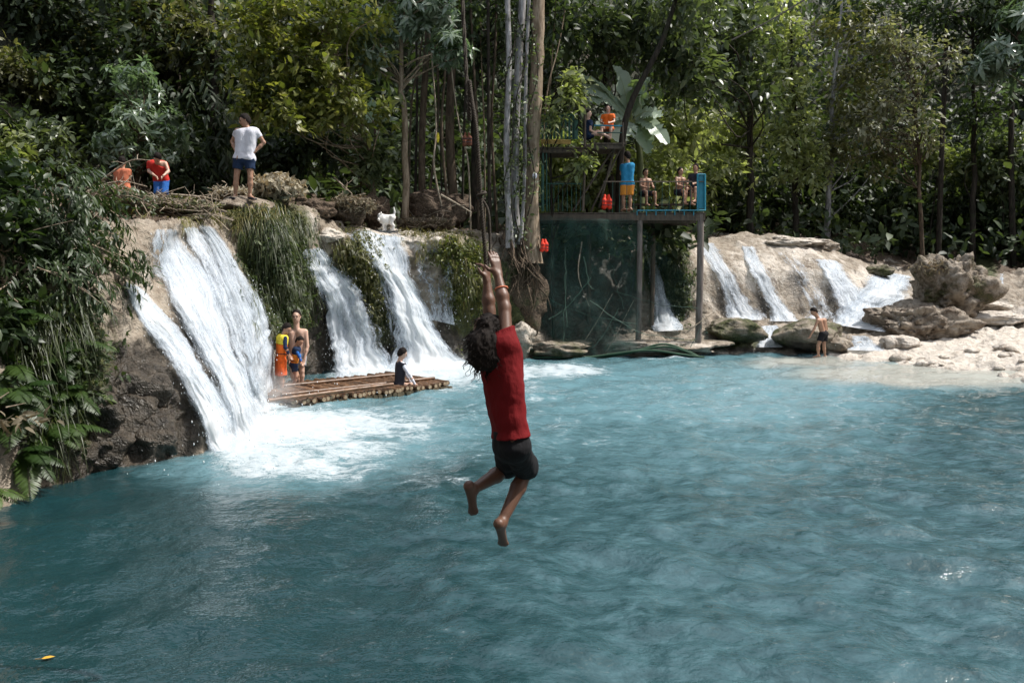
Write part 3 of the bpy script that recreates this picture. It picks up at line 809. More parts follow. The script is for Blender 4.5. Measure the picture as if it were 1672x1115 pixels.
v, f, t = clusters(cen[~near], out[~near], "spray", 0.44, 9, rg, tin[~near], 1.2)
v2, f2, t2 = clusters(cen[near], out[near], "spray", 0.25, 16, rg, tin[near], 1.6)
f = np.concatenate([f, f2 + len(v)]); v = np.concatenate([v, v2]); t = np.concatenate([t, t2])
tag(obj("forest", v, f, LM["dark"], None, True, {"tint": t}), "dark tangle of leaves covering the slope behind the falls", "forest", kind="stuff")

# ================================================================== TREES AND SHRUBS one can tell apart
def gp(px, py, depth):                    # foot of a plant: on the terrain under that pixel's line at that depth
    c = P(px, py, deep(px, depth)); c[2] = ground_z(c[0], c[1]) - 0.1; return c
B = pxblob
Q = lambda px, py, d: P(px, py, deep(px, d))
plant("broadleaf_shrub", "tall shrub with pale whorled leaves behind the two people at left", "shrub", gp(225, 330, 20), [B(215, 130, 20, 48, 38, .8, 44), B(240, 195, 19.8, 55, 40, .9, 60), B(190, 235, 19.8, 38, 45, .8, 44), B(268, 235, 19.6, 30, 40, .7, 30)],
      "whorl", 0.22, 11, "blue", "brown", r0=0.06, limbs=26, seed=31, tint=.62)
plant("yellow_leaved_tree", "tree with yellow green leaves right of the man in white", "tree", gp(610, 320, 22.5), [B(440, 105, 20.3, 55, 50, 1.0, 75), B(470, 40, 20.5, 75, 48, 1.2, 95), B(425, 165, 20.0, 30, 34, .7, 34), B(520, 150, 20.3, 70, 48, 1.0, 90), B(470, 190, 20.0, 60, 30, .8, 50), B(580, 190, 20.5, 60, 30, .8, 44), B(570, 60, 20.8, 70, 60, 1.2, 80)],
      "spray", 0.207, 15, "yellow", "tan", trunk=[gp(610, 320, 22.5), Q(600, 230, 22), Q(560, 120, 21), Q(510, 40, 20.7)], r0=0.10, limbs=60, seed=32, tint=.5, twigr=.010)
plant("whorled_tree", "slim tan trunked tree with silvery leaf whorls left of the pale trunks", "tree", gp(655, 330, 22), [B(608, 85, 21.5, 34, 26, .6, 30), B(640, 35, 21.6, 55, 30, .8, 50), B(735, 85, 21.2, 34, 34, .6, 36), B(700, 20, 21.5, 60, 30, .8, 54), B(660, -40, 21.6, 80, 40, 1, 30)],
      "whorl", 0.27, 13, "blue", "tan", trunk=[gp(662, 330, 22), Q(660, 200, 21.9), Q(655, 120, 21.8), Q(660, -30, 21.6)], r0=0.11, limbs=24, seed=33, tint=.68)
plant("olive_tree", "small leaved olive tree filling the top left corner", "tree", gp(60, 310, 24), [B(40, 40, 23, 80, 60, 1.5, 130), B(130, 70, 23, 60, 60, 1.2, 100), B(20, 120, 22.5, 50, 40, 1, 60), B(160, 10, 23.5, 70, 40, 1.3, 70)],
      "spray", 0.232, 13, "olive", "dark", trunk=[gp(95, 320, 24), Q(85, 240, 23.8), Q(50, 180, 23.4), Q(60, 60, 23)], r0=0.16, limbs=34, seed=34, gap=.05, tint=.42)
plant("leaning_tree", "dark tree with arching trunk leaning out at the left edge", "tree", gp(150, 330, 21.5), [B(-10, 135, 21, 60, 30, 1, 40), B(80, 130, 21, 70, 32, 1, 50)],
      "spray", 0.244, 12, "dark", "dark", trunk=[gp(150, 330, 21.5), Q(95, 270, 21.3), Q(50, 200, 21.2), Q(-20, 150, 21)], r0=0.17, limbs=18, seed=35, tint=.4)
plant("sunlit_bush", "sunlit pale bush glimpsed at the left edge behind the arching trunk", "bush", gp(25, 290, 27), [B(20, 210, 26.5, 55, 50, 1, 70), B(70, 235, 26.5, 40, 30, 1, 34)], "spray", 0.244, 12, "bright", "dark", r0=.05, limbs=8, seed=36, tint=.75)
plant("forest_tree", "dark thin leaved tree rising behind the whorled shrub", "tree", gp(280, 320, 24.5), [B(240, 40, 24, 80, 60, 1.4, 110), B(330, 50, 24, 60, 70, 1.4, 90), B(210, 90, 23.6, 40, 40, 1, 40)], "spray", 0.244, 12, "olive", "dark", trunk=[gp(272, 320, 24.5), Q(268, 150, 24.2), Q(262, -40, 24)], r0=.16, limbs=22, seed=37, gap=.1, tint=.36)
plant("forest_tree", "dark vine hung tree directly behind the man in white", "tree", gp(345, 320, 24), [B(330, 150, 23.6, 55, 70, 1.0, 90), B(360, 240, 23.4, 50, 60, 1, 80), B(310, 260, 23.2, 40, 40, .8, 46)], "droop", 0.317, 12, "dark", "dark", trunk=[gp(345, 320, 24), Q(350, 150, 23.9), Q(345, -40, 23.8)], r0=.2, limbs=20, seed=38, tint=.28)
plant("leafy_bush", "low green bush above the brown root mound, left of the trunks", "bush", gp(590, 300, 22.5), [B(590, 265, 22, 42, 26, .6, 60), B(545, 285, 22, 30, 18, .5, 30), B(625, 250, 22.3, 20, 18, .5, 18)], "spray", 0.207, 13, "mid", "brown", r0=.03, limbs=10, seed=39, tint=.6)
plant("leafy_bush", "dark bush in the shade between the man in white and the roots", "bush", gp(480, 300, 22.5), [B(470, 255, 22.4, 55, 35, .8, 80), B(520, 245, 22.8, 40, 40, .8, 60)], "spray", 0.244, 12, "dark", "dark", r0=.03, limbs=8, seed=40, tint=.25)
plant("canopy_tree", "dark crown spreading over the pale trunks at top centre", "tree", gp(800, 330, 24.5), [B(800, 20, 24, 80, 60, 1.5, 110), B(740, 110, 24, 50, 60, 1, 50), B(900, 10, 24, 70, 50, 1.5, 80)], "spray", 0.256, 12, "dark", "dark", trunk=[gp(772, 330, 24.5), Q(775, 200, 24.4), Q(785, 20, 24)], r0=.12, limbs=20, seed=41, gap=.08, tint=.35)
plant("canopy_tree", "broad leaved dark tree at the top behind the banana plant", "tree", gp(960, 320, 27.5), [B(960, 60, 26, 70, 70, 1.5, 110), B(1040, 40, 26, 70, 60, 1.5, 100), B(900, 150, 26.5, 40, 50, 1, 50)], "spray", 0.293, 12, "mid", "dark", trunk=[gp(1000, 320, 27.5), Q(990, 160, 27), Q(985, 20, 26.5)], r0=.16, limbs=22, seed=42, gap=.1, tint=.35)
plant("sunlit_bush", "sunlit yellow green bush seen through the lower platform", "bush", gp(960, 360, 28.5), [B(960, 290, 28, 60, 45, 1, 120), B(1010, 255, 28, 50, 35, 1, 80), B(915, 320, 28, 40, 40, .8, 60), B(900, 260, 28, 30, 40, .8, 46)], "spray", 0.281, 12, "bright", "dark", r0=.05, limbs=10, seed=43, tint=.8)
plant("sunlit_bush", "bright green bush right behind the seated people on the platform", "bush", gp(1150, 360, 28), [B(1110, 220, 27.5, 55, 40, 1, 100), B(1190, 230, 27.5, 60, 45, 1, 120), B(1150, 290, 27.3, 70, 40, 1, 110), B(1080, 280, 27.5, 50, 40, 1, 70)], "spray", 0.293, 12, "bright", "dark", r0=.06, limbs=12, seed=44, tint=.85)  # tint raised: sunlight put into the leaf colour, the bush stands in shade
plant("vine_column", "vine covered trunk, bright yellow green, right of the platform", "tree", gp(1300, 350, 26.5), [B(1285, 110, 26, 32, 60, .8, 70), B(1295, 210, 26, 36, 60, .8, 90), B(1310, 275, 26, 40, 40, .8, 70), B(1270, 30, 26, 40, 50, .9, 60)], "spray", 0.244, 12, "bright", "dark", trunk=[gp(1300, 350, 26.5), Q(1298, 200, 26.3), Q(1285, -30, 26)], r0=.14, limbs=16, seed=45, tint=.85)  # tint raised too, a sunlit look put into the leaf colour
plant("canopy_tree", "big leaved dark tree hanging over the platform at top right of centre", "tree", gp(1200, 350, 26), [B(1110, 60, 24.5, 60, 60, 1.2, 90), B(1190, 60, 24.3, 70, 60, 1.3, 110), B(1130, 130, 24.3, 50, 40, 1, 54), B(1230, 140, 24.6, 40, 50, 1, 54)], "spray", 0.354, 11, "mid", "dark", trunk=[gp(1226, 350, 26), Q(1224, 200, 25.8), Q(1205, 40, 25)], r0=.17, limbs=26, seed=46, tint=.4)
plant("twiggy_tree", "tan twiggy half bare tree at upper right", "tree", gp(1500, 350, 26), [B(1455, 60, 24.6, 30, 30, .6, 40), B(1520, 95, 24.5, 48, 42, .8, 70), B(1460, 165, 24.6, 50, 40, .8, 60), B(1500, 215, 24.5, 42, 36, .8, 46), B(1420, 200, 24.7, 30, 40, .6, 36)], "spray", 0.20, 8, "sage", "brown", trunk=[gp(1510, 350, 26), Q(1500, 260, 25.5), Q(1490, 150, 25), Q(1470, 40, 24.7)], r0=.09, limbs=90, seed=47, gap=.1, tint=.72, twigr=.012)
plant("leafy_tree", "olive green tree between the vine column and the twiggy tree", "tree", gp(1390, 350, 27), [B(1390, 80, 26, 60, 60, 1.1, 100), B(1400, 170, 26, 50, 50, 1, 80), B(1360, 240, 26, 40, 36, .8, 50), B(1440, 250, 26, 40, 30, .8, 46)], "spray", 0.232, 12, "olive", "pale", trunk=[gp(1350, 350, 26.8), Q(1358, 220, 26.2), Q(1364, 120, 26), Q(1375, -10, 26)], r0=.13, limbs=26, seed=48, tint=.55)
plant("whorled_tree", "bluish leaf whorls reaching in at the upper right edge", "tree", gp(1700, 400, 25), [B(1640, 85, 25, 44, 34, .8, 40), B(1665, 50, 25, 40, 40, .9, 36), B(1615, 110, 24.8, 26, 20, .6, 16), B(1690, 120, 25, 40, 30, .9, 24)], "whorl", 0.46, 12, "blue", "brown", trunk=[gp(1700, 400, 25), Q(1705, 250, 25), Q(1690, 120, 25), Q(1660, 60, 25)], r0=.12, limbs=18, seed=49, tint=.66)
plant("sunlit_bush", "vivid green bush in a light gap below the twiggy tree", "bush", gp(1520, 340, 29.5), [B(1510, 255, 29, 30, 26, .7, 44), B(1560, 270, 29, 34, 22, .7, 40)], "spray", 0.293, 12, "bright", "dark", r0=.05, limbs=8, seed=50, tint=.45)
plant("sunlit_bush", "vivid green bush near the right edge at half height of the wood", "bush", gp(1640, 350, 29), [B(1640, 245, 28.6, 50, 30, .9, 80), B(1600, 280, 28.6, 40, 24, .8, 50), B(1670, 290, 28.4, 40, 30, .8, 50)], "spray", 0.293, 12, "mid", "dark", r0=.05, limbs=8, seed=51, tint=.6)
for k, (a, b, rx, ry, mt, lab) in enumerate([(25, 205, 50, 34, "dark", "dark bush on the steep bank at the upper left edge"), (85, 245, 46, 30, "mid", "green bush on the bank left of the person in salmon"), (30, 120, 50, 50, "olive", "olive bush high on the bank at the left edge"), (5, 255, 30, 24, "bright", "small sunlit bush at the left edge above the overhanging bush")]):
    h = hit_px(a, b + 20); d = min(h[1] if h is not None else 20, 24) - .4
    plant("bank_bush", lab, "bush", P(a, b + ry, d + .3), [(P(a, b, d), (rx * d / FPX, .6, ry * d / FPX), 110)], "spray", 0.195, 12, mt, "dark", r0=.04, limbs=12, seed=140 + k, tint=.4)
for k, (cx, cy_, d, lab) in enumerate([(1180, 350, 28.5, "left of the pale dome's top"), (1260, 350, 29.5, "directly above the pale dome's crest"), (1360, 350, 29.5, "above the right shoulder of the pale dome"), (1450, 380, 30, "above the broad cascade"), (1550, 370, 30.5, "behind the large boulder's leafy top"), (1640, 400, 29.5, "over the two thin trickles")]):
    plant("undergrowth_bush", "dark shaded bush " + lab, "bush", gp(cx, 400, d), [B(cx, cy_, d, 55, 45, .9, 90), B(cx + 25, cy_ - 60, d + .4, 50, 40, .9, 60)], "spray", 0.281, 12, "dark", "dark", r0=.05, limbs=10, seed=60 + k, tint=.25 if k else .6, group="shaded bushes at the wood's edge")
plant("canopy_tree", "dark crown along the top right of the wood", "tree", gp(1580, 350, 28), [B(1560, 20, 26.5, 80, 50, 1.5, 110), B(1640, 10, 26.5, 60, 40, 1.4, 80), B(1400, 0, 27, 80, 40, 1.4, 80), B(1600, 190, 27.5, 40, 60, 1, 50)], "spray", 0.268, 12, "dark", "dark", trunk=[gp(1590, 350, 28), Q(1592, 200, 27.8), Q(1585, 0, 27.2)], r0=.14, limbs=24, seed=52, tint=.3)
plant("leafy_branch", "leafy branches hanging in front of the upper platform", "tree", gp(905, 330, 23.6), [B(925, 150, 22.2, 34, 24, .5, 34), B(900, 190, 22.2, 16, 18, .4, 12), B(945, 262, 22.4, 18, 14, .3, 12)], "spray", .2, 12, "bright", "dark", trunk=[gp(905, 330, 23.6), P(900, 230, 23.2), P(910, 120, 22.6)], r0=.04, limbs=16, seed=171, tint=.5)
# plain trunks standing in the shade
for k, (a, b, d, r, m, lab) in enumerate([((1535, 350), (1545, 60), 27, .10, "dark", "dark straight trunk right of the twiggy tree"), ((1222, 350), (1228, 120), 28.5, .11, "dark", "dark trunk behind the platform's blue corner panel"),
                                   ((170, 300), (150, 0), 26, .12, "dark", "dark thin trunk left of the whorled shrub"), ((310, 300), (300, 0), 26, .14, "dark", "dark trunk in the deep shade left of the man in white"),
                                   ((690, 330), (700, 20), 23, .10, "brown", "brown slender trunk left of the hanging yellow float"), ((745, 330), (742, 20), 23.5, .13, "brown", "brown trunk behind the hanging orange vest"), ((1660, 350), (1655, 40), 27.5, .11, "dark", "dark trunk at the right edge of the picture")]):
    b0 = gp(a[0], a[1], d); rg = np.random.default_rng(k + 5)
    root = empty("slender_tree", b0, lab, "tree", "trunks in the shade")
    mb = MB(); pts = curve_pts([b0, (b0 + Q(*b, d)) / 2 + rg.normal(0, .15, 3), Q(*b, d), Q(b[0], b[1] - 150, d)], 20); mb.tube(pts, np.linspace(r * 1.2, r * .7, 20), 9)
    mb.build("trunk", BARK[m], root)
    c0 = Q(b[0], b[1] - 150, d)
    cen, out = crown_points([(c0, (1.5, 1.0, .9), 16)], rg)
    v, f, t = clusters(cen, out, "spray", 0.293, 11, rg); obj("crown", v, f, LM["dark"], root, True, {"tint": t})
print("plants t=%.1f" % (time.time() - T0))
# ================================================================== NEAR LEFT BANK
B = pxblob
rg = np.random.default_rng(77)
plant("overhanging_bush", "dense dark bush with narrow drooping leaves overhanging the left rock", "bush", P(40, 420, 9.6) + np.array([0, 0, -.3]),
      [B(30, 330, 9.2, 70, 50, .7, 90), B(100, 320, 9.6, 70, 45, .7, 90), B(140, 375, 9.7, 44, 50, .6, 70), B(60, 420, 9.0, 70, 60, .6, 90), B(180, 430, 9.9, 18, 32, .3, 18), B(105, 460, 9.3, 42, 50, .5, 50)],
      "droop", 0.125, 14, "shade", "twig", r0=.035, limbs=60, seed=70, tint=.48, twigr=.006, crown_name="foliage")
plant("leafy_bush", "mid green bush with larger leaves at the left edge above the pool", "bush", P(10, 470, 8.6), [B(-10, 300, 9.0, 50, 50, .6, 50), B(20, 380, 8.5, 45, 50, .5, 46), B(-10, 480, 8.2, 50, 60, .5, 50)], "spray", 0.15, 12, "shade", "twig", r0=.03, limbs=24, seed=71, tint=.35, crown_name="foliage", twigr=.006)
def blade_mesh(bases, dirs, L, wid, droop, rg, seg=4, tint=None):
    """arching blades: a strip that narrows to its tip"""
    k = len(bases); d = norm(dirs); up = np.array([0, 0, 1.0])
    s = norm(np.cross(d, up + rg.normal(0, .2, (k, 3))))
    v = []
    for q in range(seg + 1):
        t = q / seg
        p = bases + d * (L * t)[:, None] - up * (droop * L * t * t)[:, None]
        w_ = (wid * (1 - t ** 1.6) * 0.5 + 0.0008)[:, None]
        v += [p - s * w_, p + s * w_]
    v = np.stack(v, 1)
    f0 = np.array([[2 * q, 2 * q + 1, 2 * q + 3, 2 * q + 2] for q in range(seg)])
    f = (f0[None] + (np.arange(k) * (2 * seg + 2))[:, None, None]).reshape(-1, 4)
    t = np.clip(rg.normal(.4, .2, k), 0, 1) if tint is None else np.clip(tint + rg.normal(0, .12, k), 0, 1)
    return v.reshape(-1, 3), f, np.repeat(t, 2 * seg + 2)
def fern(name, label, foot, fronds, group=None):
    """fronds: list of (direction, length); each frond a midrib with paired leaflets"""
    root = empty(name, foot, label, "fern", group)
    rgf = np.random.default_rng(int(abs(foot[0] * 1000)))
    for d, L in fronds:
        n = int(L / 0.016); t = np.linspace(.08, 1, n)
        d = norm(np.array([d], float))[0]
        mid = np.array(foot) + d * (L * t)[:, None] - np.array([0, 0, 1.0]) * (0.45 * L * t ** 2)[:, None]
        tan = norm(np.gradient(mid, axis=0)); s = norm(np.cross(tan, [0, 0, 1.0])); nn = np.cross(s, tan)
        ll = 0.24 * L * np.sin(np.pi * np.clip(t * .93 + .07, 0, 1)) ** 0.8 + 0.012
        vs, fs, o = [], [], 0
        for sd in (-1, 1):
            dd = norm(s * sd + tan * 0.55 - np.array([0, 0, .25]) + rgf.normal(0, .08, (n, 3)))
            v, f = leaf_geo(mid, dd, nn, ll, 0.20, 0.03, 0.12)
            vs.append(v); fs.append(f + o); o += len(v)
        v = np.concatenate(vs)
        obj("frond", v, np.concatenate(fs), LM["fern"], root, True, {"tint": np.full(len(v), np.clip(rgf.normal(.5 if "light" in label else .16, .12), 0, 1))})
    return root
# hanging ferns and grass on the left bank, one clump after another
spots = [(20, 520, 8.2), (70, 540, 8.7), (110, 560, 9.0), (15, 600, 7.9), (60, 610, 8.4), (105, 640, 8.8), (20, 680, 7.7), (70, 690, 8.3), (40, 740, 7.7), (95, 590, 8.9), (45, 560, 8.3), (90, 700, 8.6), (5, 640, 7.6), (120, 520, 9.2), (30, 640, 7.9)]
where = ["under the overhanging bush", "under the bush, second from the edge", "beside the dark rock's upper edge", "at the left edge, upper", "in the middle of the fern bank", "beside the dark rock's face", "at the left edge, lower", "in the lower fern bank", "just above the waterline", "right in the upper fern bank", "behind the dead twigs", "lowest beside the rock", "cut by the picture's left edge", "highest, at the bush's shadow", "above the dead brown leaves"]
for k, (a, b, d) in enumerate(spots):
    h = hit_px(a, b); c = h if h is not None and h[1] < 11 else P(a, b, d)
    c = c + np.array([0.05, -0.05, 0.03]); rg = np.random.default_rng(300 + k)
    if k % 3 == 1:
        n = 170
        bs = c + rg.normal(0, .14, (n, 3)); dr = np.array([.5, -.6, .1]) + rg.normal(0, .5, (n, 3))
        v, f, t = blade_mesh(bs, dr, rg.uniform(.18, .42, n), rg.uniform(.008, .016, n), 1.3, rg, 4, .2)
        root = empty("hanging_grass", c, "clump of hanging grass " + where[k], "grass", "ferns and grass on the left bank")
        obj("blades", v, f, LM["grass"], root, True, {"tint": t})
    else:
        fr = [((rg.normal(.45, .5), rg.normal(-.6, .35), rg.normal(.25, .3)), rg.uniform(.32, .62)) for _ in range(11)]
        fern("fern", "dark green fern clump " + where[k], c, fr, "ferns and grass on the left bank")
fern("fern", "light green fern reaching over the water in the lower left corner", P(-25, 800, 7.0), [((rg.normal(.7, .3), rg.normal(-.5, .3), rg.normal(.25, .15)), rg.uniform(.25, .42)) for _ in range(12)])
# dead curled leaves hung in the ferns
rg = np.random.default_rng(91)
c = P(30, 690, 7.5); n = 34
v, f = leaf_geo(c + rg.normal(0, 1, (n, 3)) * np.array([.20, .10, .05]), rg.normal(0, 1, (n, 3)) * np.array([1, .5, .3]) + np.array([.6, 0, -.2]), rg.normal(0, 1, (n, 3)) + np.array([0, -.6, .6]), rg.uniform(.08, .2, n), .3, .1, .35)
root = empty("dead_leaves", c, "brown dead leaves caught in the ferns at the left edge", "leaves"); obj("leaf_litter", v, f, LM["dry"], root, True, {"tint": np.repeat(rg.uniform(.1, .6, n), 7)})
# long bare twigs that arch out of the bush
TW = [([(0, 420), (70, 440), (130, 470), (165, 495)], 8.6, "bare twig curving through the middle of the overhanging bush"), ([(20, 440), (90, 445), (150, 480)], 8.7, "lower bare twig in the overhanging bush"), ([(190, 425), (215, 440), (245, 462)], 9.8, "dark twig resting on the sunlit rock"),
      ([(150, 375), (190, 385), (235, 420), (250, 440)], 9.9, "leafy twig tip in front of the left stream"), ([(0, 650), (15, 640)], 7.6, "short pale twig in the ferns"), ([(0, 395), (60, 375), (120, 360)], 8.7, "pale twig in the upper bush"), ([(10, 665), (42, 658)], 7.6, "pale twig poking from the dead leaves")]
for k, (pp, d, lab) in enumerate(TW):
    pts = curve_pts([P(a, b, d + .04 * i) for i, (a, b) in enumerate(pp)], 14)
    mb = MB(); mb.tube(pts, np.linspace(.009, .003, 14), 5)
    root = empty("bare_twig", pts[0], lab, "twig", "bare twigs on the left bank")
    mb.build("twig", BARK["twig"], root)
    if k in (2, 3):
        rg = np.random.default_rng(k); n = 26
        i = rg.integers(3, 14, n)
        v, f = leaf_geo(pts[i] + rg.normal(0, .02, (n, 3)), rg.normal(0, .5, (n, 3)) + np.array([0, 0, -1.0]), rg.normal(0, 1, (n, 3)), rg.uniform(.08, .17, n), .3)
        obj("leaves", v, f, LM["dark"], root, True, {"tint": np.repeat(rg.uniform(.1, .6, n), 7)})

# ================================================================== MOSS AND GRASS ON THE FALLS
def tuft(name, label, cx, cy_, rx, ry, n, L, droop, mat, tint, off=.04, group="grass on the cliff", blade=.014):
    rg = np.random.default_rng(int(cx * 7 + cy_))
    bs = []
    for _ in range(n // 9):
        a, b = rg.normal(cx, rx), rg.normal(cy_, ry)
        h = hit_px(a, b)
        if h is not None and h[1] < 30: bs.append(h)
    bs = np.array(bs); bs = np.repeat(bs, 9, 0) + rg.normal(0, .05, (len(bs) * 9, 3)); k = len(bs)
    tc = norm(np.array([0, 0, CAM_H]) - bs)
    tint = np.clip(tint + np.repeat(rg.normal(0, .15, k // 9), 9), 0, 1)
    v, f, t = blade_mesh(bs + tc * off, tc * .7 + np.repeat(rg.normal(0, .5, (k // 9, 3)), 9, 0) + rg.normal(0, .4, (k, 3)) + np.array([.1, 0, .35]), rg.uniform(.5, 1.1, k) * L, rg.uniform(.7, 1.4, k) * blade, droop, rg, 4, tint)
    foot = bs.mean(0)
    root = empty(name, foot, label, "grass", group)
    obj("blades", v, f, LM[mat], root, True, {"tint": t})
tuft("hanging_grass", "thick long grass hanging over the cliff between left and middle falls", 445, 365, 26, 18, 1700, .34, 1.5, "grass", .22, blade=.016)
tuft("hanging_grass", "dry straw coloured grass fringe below the standing man's rock", 425, 350, 18, 8, 500, .32, 1.3, "grass", .75)
tuft("moss_cover", "dark moss and creepers on the cliff face under the hanging grass", 462, 450, 26, 40, 2600, .30, 1.5, "grass", .18)
tuft("moss_cover", "olive moss on the rock between the middle and the tall waterfall", 588, 418, 20, 24, 2400, .24, 1.2, "grass", .55)
tuft("moss_cover", "dark moss low between the middle and the tall waterfall", 612, 480, 14, 34, 1200, .26, 1.5, "grass", .25)
tuft("moss_cover", "yellow green moss on the rock right of the tall waterfall", 762, 455, 18, 34, 2600, .24, 1.3, "grass", .62)
tuft("moss_cover", "brownish moss at the lip right of the tall waterfall", 735, 405, 24, 14, 1200, .2, 1.2, "grass", .75)
tuft("moss_cover", "green moss mound beside the narrow waterfall behind the net", 1085, 410, 18, 26, 2600, .38, 1.2, "grass", .22)
tuft("moss_cover", "dark creepers on the rock under the moss mound behind the net", 1105, 470, 14, 26, 1000, .3, 1.4, "grass", .15)
tuft("bank_grass", "dry grass along the lip behind the tall waterfall", 700, 378, 50, 5, 900, .26, .7, "grass", .8)
tuft("bank_grass", "dry grass and roots on the rock lip above the left cascade", 330, 350, 50, 8, 1100, .3, .8, "grass", .7)
# small leaved creepers over the mossy faces
def creeper(label, spots_, n, L, mat, tint, seed):
    rg = np.random.default_rng(seed); cs = []
    for _ in range(n):
        cx, cy_, rx, ry = spots_[rg.integers(0, len(spots_))]
        h = hit_px(rg.normal(cx, rx), rg.normal(cy_, ry))
        if h is not None and h[1] < 30: cs.append(h)
    cs = np.array(cs); tc = norm(np.array([0, 0, CAM_H]) - cs)
    v, f, t = clusters(cs + tc * .10, tc * .6 + np.array([.2, 0, -.5]), "spray", L, 9, rg, np.clip(rg.normal(tint, .2, len(cs)), 0, 1))
    root = empty("creeper", cs.mean(0), label, "creeper", "creepers on the cliff"); obj("foliage", v, f, LM[mat], root, True, {"tint": t})
creeper("dark small leaved creeper under the hanging grass by the raft", [(470, 470, 22, 45), (450, 420, 26, 30), (480, 520, 14, 30)], 480, .10, "dark", .5, 1)
creeper("olive creeper draped between the middle and tall waterfalls", [(590, 415, 18, 22), (615, 490, 12, 36)], 300, .10, "olive", .5, 2)
creeper("yellowish creeper hanging right of the tall waterfall", [(765, 450, 16, 36), (740, 410, 22, 14)], 320, .10, "yellow", .35, 3)
creeper("green creeper over the moss mound behind the net", [(1085, 405, 18, 24), (1105, 470, 12, 26)], 300, .12, "mid", .5, 4)
creeper("dark creeper with small leaves on the shaded left rock", [(120, 560, 30, 40), (60, 600, 40, 60)], 260, .09, "dark", .4, 5)
print("near t=%.1f" % (time.time() - T0))
# ================================================================== BOULDERS AND STONES
def ball(nu=40, nv=26):
    th = np.linspace(0, 2 * math.pi, nu, endpoint=False); ph = np.linspace(0.0, math.pi, nv)
    v = np.stack([np.cos(th)[None] * np.sin(ph)[:, None], np.sin(th)[None] * np.sin(ph)[:, None], np.cos(ph)[:, None] * np.ones((1, nu))], -1).reshape(-1, 3)
    i = np.arange(nv - 1)[:, None] * nu; j = np.arange(nu)[None]; k = (j + 1) % nu
    return v, np.stack([i + j, i + nu + j, i + nu + k, i + k], -1).reshape(-1, 4)
def boulder(label, c, r, seed, pale=0.0, wet=0.0, moss=0.0, soil=0.0, rough=0.30, res=(64, 44), name="boulder", cat="rock", group=None, freq=1.0):
    v, q = ball(*res)
    rgp = np.random.default_rng(seed); s = np.ones(len(v))
    for _ in range(16):                    # broken faces
        n_ = rgp.normal(0, 1, 3); n_ /= np.linalg.norm(n_); d_ = rgp.uniform(.62, .92); dt = v @ n_
        s = np.where(dt > d_ * .999 / np.maximum(s, .2) * s, np.minimum(s, d_ / np.maximum(dt, 1e-3)), s)
    s = s * (1 + rough * .8 * fbm(v * 1.2 * freq + seed * 3.1, 3, seed)) + .16 * rough * fbm(v * 5 * freq + seed, 4, seed + 4) + .05 * rough * fbm(v * 20 + seed, 2, seed + 8)
    cr = np.abs(fbm(v * 2.4 * freq + seed * 2, 3, seed + 21)); s = s - rough * .18 * (1 - sstep(0, .05, cr))
    p = v * s[:, None] * 1.12
    p = p * np.array(r) + np.array(c)
    z0, z1 = p[:, 2].min(), p[:, 2].max(); hz = (p[:, 2] - z0) / (z1 - z0)
    k = len(p)
    o = obj(name, p, q, M_ROCK, None, True, {"pale": np.full(k, pale), "wet": wet * (1 - sstep(.15, .5, hz)) if wet < 1.5 else np.full(k, 1.4), "moss": np.full(k, moss), "soil": np.full(k, soil), "hill": np.zeros(k)})
    return tag(o, label, cat, group)
def bpx(label, px, py, depth, rx, ry, rd, seed, **kw):
    s = depth / FPX
    return boulder(label, P(px, py, depth), (rx * s, rd, ry * s), seed, **kw)
bpx("large tan boulder with leaf litter on top, right of the broad cascade", 1490, 540, 24.4, 82, 48, 1.1, 4, wet=1.2, soil=.42, rough=.62, res=(150, 100), freq=1.8)
bpx("high crumbly shoulder of rock behind the large boulder", 1548, 490, 25.2, 60, 66, 1.1, 5, soil=.45, moss=.3, rough=.60, res=(110, 76), freq=1.9)
bpx("rounded mossy boulder behind the wading man", 1322, 545, 24.0, 52, 26, .8, 6, wet=1.0, moss=.4, rough=.3)
bpx("mossy boulder right of the net's post", 1195, 540, 24.4, 46, 22, .8, 7, wet=.7, moss=.5, rough=.4)
bpx("low brown stone left of the little step fall", 1150, 562, 24.0, 40, 10, .6, 8, wet=.4, moss=.3, rough=.4)
bpx("brown stone at the wading man's right", 1368, 566, 23.4, 22, 13, .4, 9, wet=.5, rough=.4)
bpx("pale round stone under the large boulder", 1470, 562, 23.0, 26, 13, .5, 10, pale=1.0, rough=.35)
bpx("orange brown stone leaning on the large boulder's right side", 1550, 530, 24.0, 24, 28, .5, 11, soil=.3, rough=.35)
bpx("pale slab right of the large boulder", 1630, 520, 25.0, 52, 11, .9, 12, pale=.9, rough=.35)
bpx("tan rock below the two thin trickles", 1618, 500, 25.8, 38, 9, .6, 13, pale=.6, rough=.4)
bpx("row of crumbly pale rock along the dome's crest", 1285, 398, 29.0, 60, 13, .8, 14, pale=.5, soil=.3, rough=.5, freq=2.0)
bpx("tan cap stone at the right end of the dome's crest", 1345, 402, 29.2, 26, 10, .6, 15, pale=.4, soil=.4, rough=.4)
bpx("dark mossy stone at the top of the broad cascade", 1432, 442, 28.6, 22, 10, .5, 16, moss=.5, soil=.5, rough=.5)
rg = np.random.default_rng(5)
nm = ["pale flat stone", "cream coloured stone", "small tan stone", "brownish pebble sized stone", "whitish worn stone"]
wh = ["on the beach below the large boulder", "near the beach's left tip", "in the middle of the pale beach", "towards the right edge of the beach", "at the water's edge on the right", "under the wading man's side of the beach", "by the shallow milky water", "high on the beach beside the tan slab"]
k = 0
